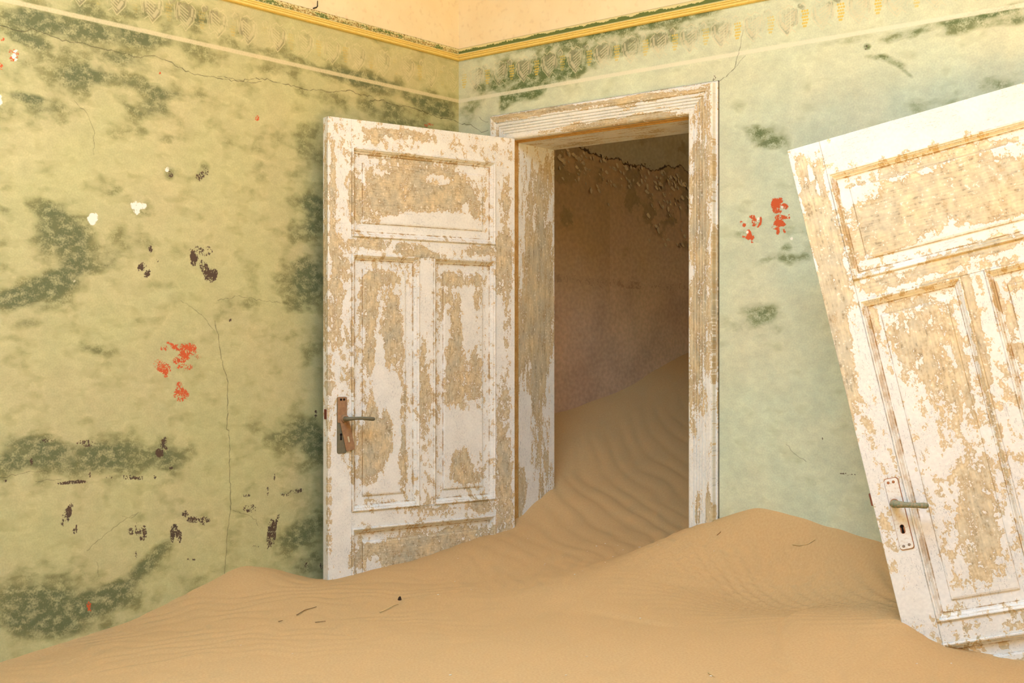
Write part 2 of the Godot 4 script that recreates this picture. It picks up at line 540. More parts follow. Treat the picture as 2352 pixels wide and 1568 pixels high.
func sand_knots() -> void:
	knots = [[0, 1.946, 0.396], [0, 1.742, 0.419], [0, 1.519, 0.443], [0, 1.359, 0.482], [0, 1.223, 0.519], [0, 1.093, 0.558], [0, 1.006, 0.541], [0, 0.93, 0.527], [0, 0.832, 0.49], [0, 0.74, 0.457], [0, 2.6, 0.36], [0, 3.6, 0.36], [0, 5.1, 0.38], [0.04, 0.55, 0.46], [0.06, 0.3, 0.5], [0.12, 0.1, 0.57], [0.136, 0.824, 0.485], [0.157, 0.738, 0.492], [0.174, 0.669, 0.506], [0.198, 0.574, 0.515], [0.229, 0.448, 0.527], [0.261, 0.318, 0.556], [0.291, 0.194, 0.583], [0.328, 0.045, 0.598], [0.31, -0.209, 0.714], [0.31, -0.111, 0.671], [0.31, -0.009, 0.621], [0, -0.61, 1.006], [0, -0.879, 1.041], [0, -1.05, 1.076], [0, -1.23, 1.113], [0, -1.418, 1.183], [0, -1.576, 1.227], [0, -1.719, 1.264], [0, -0.3, 0.93], [0, -2.3, 1.36], [0, -3.3, 1.4], [0.31, -0.42, 0.75], [0.3, -0.8, 0.85], [0.3, -1.4, 1], [0.6, -0.25, 0.6], [0.6, -0.7, 0.7], [0.6, -1.3, 0.86], [0.6, -2.1, 1.05], [1, -0.25, 0.575], [1, -0.7, 0.62], [1, -1.4, 0.76], [1.7, -0.4, 0.62], [1.7, -1.5, 0.78], [2.6, -0.7, 0.7], [2.6, -2, 0.85], [1.5, -2.7, 0.95], [3.6, -1.5, 0.8], [4.7, -3, 0.8], [0.6, -0.02, 0.578], [0.85, -0.02, 0.566], [1, -0.08, 0.57], [0.55, 0.22, 0.55], [0.8, 0.12, 0.552], [1.097, 0.03, 0.673], [1.076, 0.1, 0.653], [1.047, 0.19, 0.625], [1.02, 0.28, 0.594], [1.002, 0.38, 0.569], [0.995, 0.48, 0.549], [0.992, 0.58, 0.536], [0.93, 0.05, 0.558], [0.86, 0.16, 0.548], [0.8, 0.28, 0.535], [0.76, 0.42, 0.52], [1.191, 0.004, 0.701], [1.276, 0.004, 0.734], [1.359, 0.004, 0.77], [1.44, 0.004, 0.758], [1.534, 0.004, 0.743], [1.656, 0.004, 0.719], [1.79, 0.004, 0.696], [2.2, 0, 0.6], [3, 0, 0.52], [4.7, 0, 0.5], [1.321, 0.329, 0.53], [1.404, 0.199, 0.535], [1.467, 0.142, 0.54], [1.599, 0.132, 0.545], [1.714, 0.128, 0.545], [1.909, 0.19, 0.55], [2.024, 0.407, 0.553], [2.059, 0.396, 0.52], [2.097, 0.383, 0.493], [2.134, 0.371, 0.475], [2.208, 0.345, 0.464], [2.323, 0.304, 0.452], [2.15, 0.15, 0.52], [2.7, 0.2, 0.45], [0.64, 1.937, 0.445], [1.008, 1.678, 0.455], [1.368, 1.425, 0.465], [1.72, 1.18, 0.475], [2.128, 0.837, 0.475], [2.392, 0.52, 0.455], [0.354, 1.373, 0.475], [0.524, 1.085, 0.478], [0.838, 1.375, 0.47], [0.497, 0.662, 0.495], [0.838, 0.866, 0.485], [0.65, 0.5, 0.505], [1.043, 0.756, 0.495], [1.296, 1.074, 0.485], [1.274, 0.625, 0.505], [1.495, 0.946, 0.492], [1.587, 0.669, 0.505], [1.721, 0.872, 0.49], [1.684, 0.438, 0.53], [1.836, 0.578, 0.525], [1.946, 0.538, 0.522], [1.916, 0.762, 0.5], [2.052, 0.665, 0.492], [2.2, 0.602, 0.47], [0.413, 1.648, 0.455], [0.315, 1.927, 0.42], [2.9, 2.4, 0.44], [4, 3, 0.44], [4.5, 1, 0.47], [2, 4.5, 0.4], [4.5, 4.7, 0.42], [3.4, 3.75, 0.4], [3.2, 1, 0.45], [1.3, 3.4, 0.41]]
	var n := knots.size()
	# solve the radial basis weights by Gaussian elimination
	var m := []
	for i in n:
		var row := PackedFloat64Array()
		row.resize(n + 1)
		for j in n:
			row[j] = sqrt(pow(knots[i][0] - knots[j][0], 2.0) + pow(knots[i][1] - knots[j][1], 2.0) + 0.0016)
		row[i] -= 0.03
		row[n] = knots[i][2] - 0.5
		m.append(row)
	for c in n:
		var best := c
		for r in range(c + 1, n):
			if absf(m[r][c]) > absf(m[best][c]):
				best = r
		var t: PackedFloat64Array = m[c]
		m[c] = m[best]
		m[best] = t
		var pivot: PackedFloat64Array = m[c]
		for r in range(c + 1, n):
			var row: PackedFloat64Array = m[r]
			var f := row[c] / pivot[c]
			if f != 0.0:
				for k in range(c, n + 1):
					row[k] -= f * pivot[k]
				m[r] = row
	weights.resize(n)
	for c in range(n - 1, -1, -1):
		var row: PackedFloat64Array = m[c]
		var v := row[n]
		for k in range(c + 1, n):
			v -= row[k] * weights[k]
		weights[c] = v / row[c]

var ledges := [
	[[Vector2(1.70, 0.174), Vector2(1.698, 0.301), Vector2(1.716, 0.5), Vector2(1.776, 0.639), Vector2(1.862, 0.79), Vector2(1.931, 0.863), Vector2(2.014, 0.909)], -0.018, 0.16, 1.4, 2.5, 0.0, 1.2],
	[[Vector2(1.15, 0.70), Vector2(1.3, 0.708), Vector2(1.391, 0.705), Vector2(1.52, 0.70)], -0.008, 0.08, 1.0, 1.7, 0.4, 1.0],
	[[Vector2(1.15, 0.40), Vector2(1.288, 0.327), Vector2(1.352, 0.273), Vector2(1.43, 0.20)], -0.006, 0.08, 0.9, 1.6, 0.0, 0.6]]
var kx := PackedFloat64Array()
var kz := PackedFloat64Array()
var lumps: FastNoiseLite
var wavy: FastNoiseLite

func bump(x: float, z: float, cx: float, cz: float, rx: float, rz: float) -> float:
	var a := (x - cx) / rx
	var b := (z - cz) / rz
	return exp(-a * a - b * b)

func sand(x: float, z: float) -> float:
	var h := 0.5
	for k in weights.size():
		var dx := x - kx[k]
		var dz := z - kz[k]
		h += weights[k] * sqrt(dx * dx + dz * dz + 0.0016)
	var w := wavy.get_noise_2d(x, z)
	# ripples in the doorway: crests run across the slope, bending down towards the room
	var a := bump(x, z, 0.55, -0.75, 0.62, 0.85)
	if a > 0.02:
		var p := (-0.56 * x + 0.83 * z - 0.07 * sin(x * 6.0) + 0.045 * w) / 0.086
		h += ridge(p) * 0.0048 * (0.75 + 0.5 * w) * minf(1.0, a * 1.8) * smoothstep(0.08, 0.30, x)
	# ripples down the flank under the doorway wall
	a = bump(x, z, 1.62, 0.16, 0.5, 0.24)
	if a > 0.02:
		var p := (x - 0.6 * z - 3.3 * z * absf(z) + 0.04 * w) / 0.074
		h += ridge(p) * 0.0060 * minf(1.0, a * 1.6) * smoothstep(0.0, 0.10, z)
	# faint ripples by the left wall and before the open door
	a = bump(x, z, 0.35, 1.35, 0.5, 0.75)
	if a > 0.02:
		var p := (x * 0.75 + z * 0.6 + 0.12 * w) / 0.075
		h += ridge(p) * 0.0016 * minf(1.0, a * 1.4)
	a = bump(x, z, 0.65, 0.45, 0.35, 0.35)
	if a > 0.02:
		var p := (x * 0.8 - z * 0.5 + 0.08 * w) / 0.07
		h += ridge(p) * 0.0016 * minf(1.0, a * 1.4)
	h += lumps.get_noise_2d(x, z) * 0.006
	# low slumped edges: the sand stands higher on the right of each line
	for l in ledges:
		var reach: float = l[2]
		if x < l[3] or x > l[4] or z < l[5] or z > l[6]:
			continue
		var near := 9.0
		var side := 1.0
		var along := 0.5
		var pts: Array = l[0]
		for k in pts.size() - 1:
			var p0: Vector2 = pts[k]
			var d: Vector2 = pts[k + 1] - p0
			var t := clampf((Vector2(x, z) - p0).dot(d) / d.length_squared(), 0.0, 1.0)
			var off := Vector2(x, z) - p0 - d * t
			if off.length() < near:
				near = off.length()
				side = signf(d.cross(off))
				along = (k + t) / (pts.size() - 1.0)
		var up: float = l[1] * smoothstep(0.0, 0.25, along) * smoothstep(1.0, 0.75, along)
		h += up * smoothstep(-0.012, 0.012, side * near) * exp(-near / reach)
	return h

func ridge(p: float) -> float:
	var s := sin(p * TAU)
	return s * 0.8 + 0.2 * cos(2.0 * p * TAU)

func lines(parts: Array) -> PackedFloat64Array:
	var out := PackedFloat64Array()
	for p in parts:
		var n := int(round((p[1] - p[0]) / p[2]))
		for k in n:
			out.append(p[0] + (p[1] - p[0]) * k / n)
	out.append(parts[-1][1])
	return out

func make_sand(m: Material) -> void:
	var xs := lines([[0.0, 2.7, 0.0135], [2.7, ROOM_X, 0.07]])
	var zs := lines([[HALL_Z + 0.0, -1.9, 0.05], [-1.9, 2.45, 0.0135], [2.45, ROOM_Z, 0.07]])
	var nx := xs.size()
	var nz := zs.size()
	var v := PackedVector3Array()
	v.resize(nx * nz)
	for j in nz:
		for i in nx:
			v[j * nx + i] = Vector3(xs[i], sand(xs[i], zs[j]), zs[j])
	var nrm := PackedVector3Array()
	nrm.resize(nx * nz)
	for j in nz:
		for i in nx:
			var dx := v[j * nx + mini(i + 1, nx - 1)] - v[j * nx + maxi(i - 1, 0)]
			var dz := v[mini(j + 1, nz - 1) * nx + i] - v[maxi(j - 1, 0) * nx + i]
			nrm[j * nx + i] = dz.cross(dx).normalized()
	var idx := PackedInt32Array()
	for j in nz - 1:
		for i in nx - 1:
			var cx := (xs[i] + xs[i + 1]) * 0.5
			var cz := (zs[j] + zs[j + 1]) * 0.5
			if cz > -WALL_D + 0.02 and cz < -0.02 and (cx < OPEN_A - 0.01 or cx > OPEN_B + 0.03):
				continue
			var a := j * nx + i
			idx.append_array([a, a + 1, a + nx, a + 1, a + nx + 1, a + nx])
	var arrays := []
	arrays.resize(Mesh.ARRAY_MAX)
	arrays[Mesh.ARRAY_VERTEX] = v
	arrays[Mesh.ARRAY_NORMAL] = nrm
	arrays[Mesh.ARRAY_INDEX] = idx
	var am := ArrayMesh.new()
	am.add_surface_from_arrays(Mesh.PRIMITIVE_TRIANGLES, arrays)
	var o := put("sand_drift", am, m, self)
	tag(o, "rippled orange-brown desert sand drifted through the doorway and across the whole room", "sand", "", "stuff")

# ------------------------------------------------------------------ doors
func member(d: Node3D, called: String, m: Material, x0: float, x1: float, y0: float, y1: float, w := DOOR_W, h := 2.1) -> void:
	var st := begin()
	box(st, Vector3(x0, -y1, -DOOR_T), Vector3(x1, -y0, 0), 0.0012, w, h)
	put(called, done(st), m, d)

func panel(d: Node3D, m: Material, x0: float, x1: float, y0: float, y1: float, cut := false) -> void:
	var st := begin()
	var z := -0.0150
	var mg := 0.030
	box(st, Vector3(x0 - 0.02, -y1 - 0.02, z - 0.010), Vector3(x1 + 0.02, -y0 + 0.02, z), 0.0, DOOR_W, 2.1)
	var prof := [[mg, z - 0.001], [mg + 0.0015, z + 0.0045], [mg + 0.007, z + 0.0065]]
	frame_strip(st, x0, x1, y0, y1, prof, DOOR_W, 2.1)
	var s := mg + 0.007
	var a := Vector3(x0 + s, -y1 + s, z + 0.0065)
	var b := Vector3(x1 - s, -y1 + s, z + 0.0065)
	var c := Vector3(x1 - s, -y0 - s, z + 0.0065)
	var e := Vector3(x0 + s, -y0 - s, z + 0.0065)
	var f := func(p: Vector3) -> Vector2: return Vector2(p.x / DOOR_W, -p.y / 2.1)
	quad(st, a, b, c, e, f.call(a), f.call(b), f.call(c), f.call(e))
	var p := put("panel", done(st), m, d)
	st = begin()
	frame_strip(st, x0 - 0.019, x1 + 0.019, y0 - 0.021, y1 + 0.021, [[-0.0005, -0.001], [0.0, 0.0045], [0.0025, 0.0065], [0.0055, 0.0060], [0.0075, 0.0030], [0.0080, 0.0010], [0.0100, 0.0010], [0.0150, -0.0085], [0.0160, -0.0105], [0.0188, -0.0105], [0.0200, z - 0.001]], DOOR_W, 2.1)
	put("panel_moulding", done(st), m, p)

func leaf(label: String, m: Material, h: float) -> Node3D:
	var d := thing("door_leaf", label, "door")
	member(d, "stile", m, 0, 0.0925, 0, h)
	member(d, "stile", m, 0.7145, DOOR_W, 0, h)
	member(d, "top_rail", m, 0.093, 0.714, 0, 0.098)
	member(d, "lock_rail", m, 0.093, 0.714, 0.414, 0.474)
	member(d, "middle_rail", m, 0.093, 0.714, 1.384, 1.443)
	member(d, "muntin", m, 0.372, 0.434, 0.4745, 1.3835)
	member(d, "bottom_rail", m, 0.093, 0.714, h - 0.11, h)
	panel(d, m, 0.112, 0.695, 0.119, 0.393)
	panel(d, m, 0.112, 0.353, 0.495, 1.363)
	panel(d, m, 0.453, 0.695, 0.495, 1.363)
	panel(d, m, 0.112, 0.695, 1.464, h - 0.131)
	return d

func screws(d: Node3D, at: Array, m: Material) -> void:
	for p in at:
		put("screw", tube([Vector3(p[0], p[1], p[2]), Vector3(p[0], p[1], p[2] + 0.0008), Vector3(p[0], p[1], p[2] + 0.0014)], [0.0042, 0.0040, 0.0024], 10), m, d)

func keyhole(at: Vector2, z: float, m: Material, d: Node3D) -> void:
	var pts := PackedVector2Array()
	for k in 13:
		var a := -PI * 0.32 + k / 12.0 * PI * 1.64
		pts.append(Vector2(cos(a), sin(a)) * 0.0048 + Vector2(0, 0.006))
	pts.append(Vector2(-0.0036, -0.013))
	pts.append(Vector2(0.0036, -0.013))
	put("keyhole", plate(moved(pts, at), z - 0.001, z + 0.0004, 0.0003), m, d)

# ------------------------------------------------------------------ build
func _ready() -> void:
	var cam := Camera3D.new()
	cam.name = "camera"
	add_child(cam)
	cam.projection = Camera3D.PROJECTION_FRUSTUM
	cam.near = 0.05
	cam.far = 100.0
	cam.size = 2.0 * 0.05 * 784.0 / 2875.0
	cam.frustum_offset = Vector2(0.0, 0.05 * 13.0 / 2875.0)
	cam.position = Vector3(3.4225, 1.297, 3.7523)
	cam.basis = Basis.looking_at(Vector3(-0.642, 0.0, -0.767), Vector3.UP)
	cam.current = true

	var env := Environment.new()
	env.background_mode = Environment.BG_SKY
	var sky := Sky.new()
	var sm := ProceduralSkyMaterial.new()
	sm.sky_top_color = Color(0.28, 0.46, 0.78)
	sm.sky_horizon_color = Color(0.78, 0.86, 0.95)
	sm.ground_horizon_color = Color(0.80, 0.66, 0.48)
	sm.ground_bottom_color = Color(0.62, 0.48, 0.32)
	sm.energy_multiplier = 1.0
	sky.sky_material = sm
	env.sky = sky
	env.background_energy_multiplier = 1.0
	env.tonemap_mode = Environment.TONE_MAPPER_LINEAR
	env.tonemap_exposure = 0.68
	env.sdfgi_enabled = true
	env.ssao_enabled = true
	env.ssil_enabled = true
	var we := WorldEnvironment.new()
	we.name = "environment"
	we.environment = env
	add_child(we)

	var sun := DirectionalLight3D.new()
	sun.name = "sun"
	sun.light_color = Color(1.0, 0.97, 0.74)
	sun.light_energy = 27.0
	sun.light_angular_distance = 0.53
	sun.shadow_enabled = true
	sun.sky_mode = DirectionalLight3D.SKY_MODE_LIGHT_ONLY
	add_child(sun)
	sun.basis = Basis.looking_at(Vector3(1.4, -3.1, 0.35).normalized(), Vector3.UP)

	var win := [3.3, 4.4]
	# what the sky sends in through the hole in the ceiling and through each window
	var panes := [[Vector3((HOLE_A.x + HOLE_B.x) * 0.5, WALL_TOP - 0.02, (HOLE_A.y + HOLE_B.y) * 0.5), Basis(Vector3.RIGHT, -PI / 2), HOLE_B - HOLE_A - Vector2(0.1, 0.1), 25.0],
		[Vector3(3.85, 1.85, ROOM_Z - 0.02), Basis(), Vector2(1.0, 1.6), 0.6],
		[Vector3(ROOM_X - 0.02, 1.75, (1.4 + 3.2) * 0.5), Basis(Vector3.UP, PI / 2), Vector2(3.2 - 1.4 - 0.1, 1.8), 1.0]]
	panes.append([Vector3(ROOM_X - 0.02, 1.75, -2.1), Basis(Vector3.UP, PI / 2), Vector2(0.9, 1.8), 2.2])
	for k in panes.size():
		var day := AreaLight3D.new()
		day.name = "sky_daylight_%d" % (k + 1)
		day.light_color = Color(0.63, 0.83, 1.0)
		day.light_energy = panes[k][3]
		day.area_normalize_energy = true
		day.area_size = panes[k][2]
		day.set("area_range", 14.0)
		day.shadow_enabled = true
		add_child(day)
		day.position = panes[k][0]
		day.basis = panes[k][1]

	sand_knots()
	for k in knots:
		kx.append(k[0])
		kz.append(k[1])
	lumps = FastNoiseLite.new()
	lumps.seed = 5
	lumps.frequency = 2.2
	lumps.fractal_octaves = 3
	wavy = FastNoiseLite.new()
	wavy.seed = 9
	wavy.frequency = 2.6
	wavy.fractal_octaves = 2

	build_shell(win)
	build_frame()
	build_doors()
	make_sand(mottled(512, 0.05, 3, Color8(208, 168, 115), Color8(198, 156, 103), Color8(224, 188, 138), 0.04, 0.24, 4, 0.95))
	build_debris()

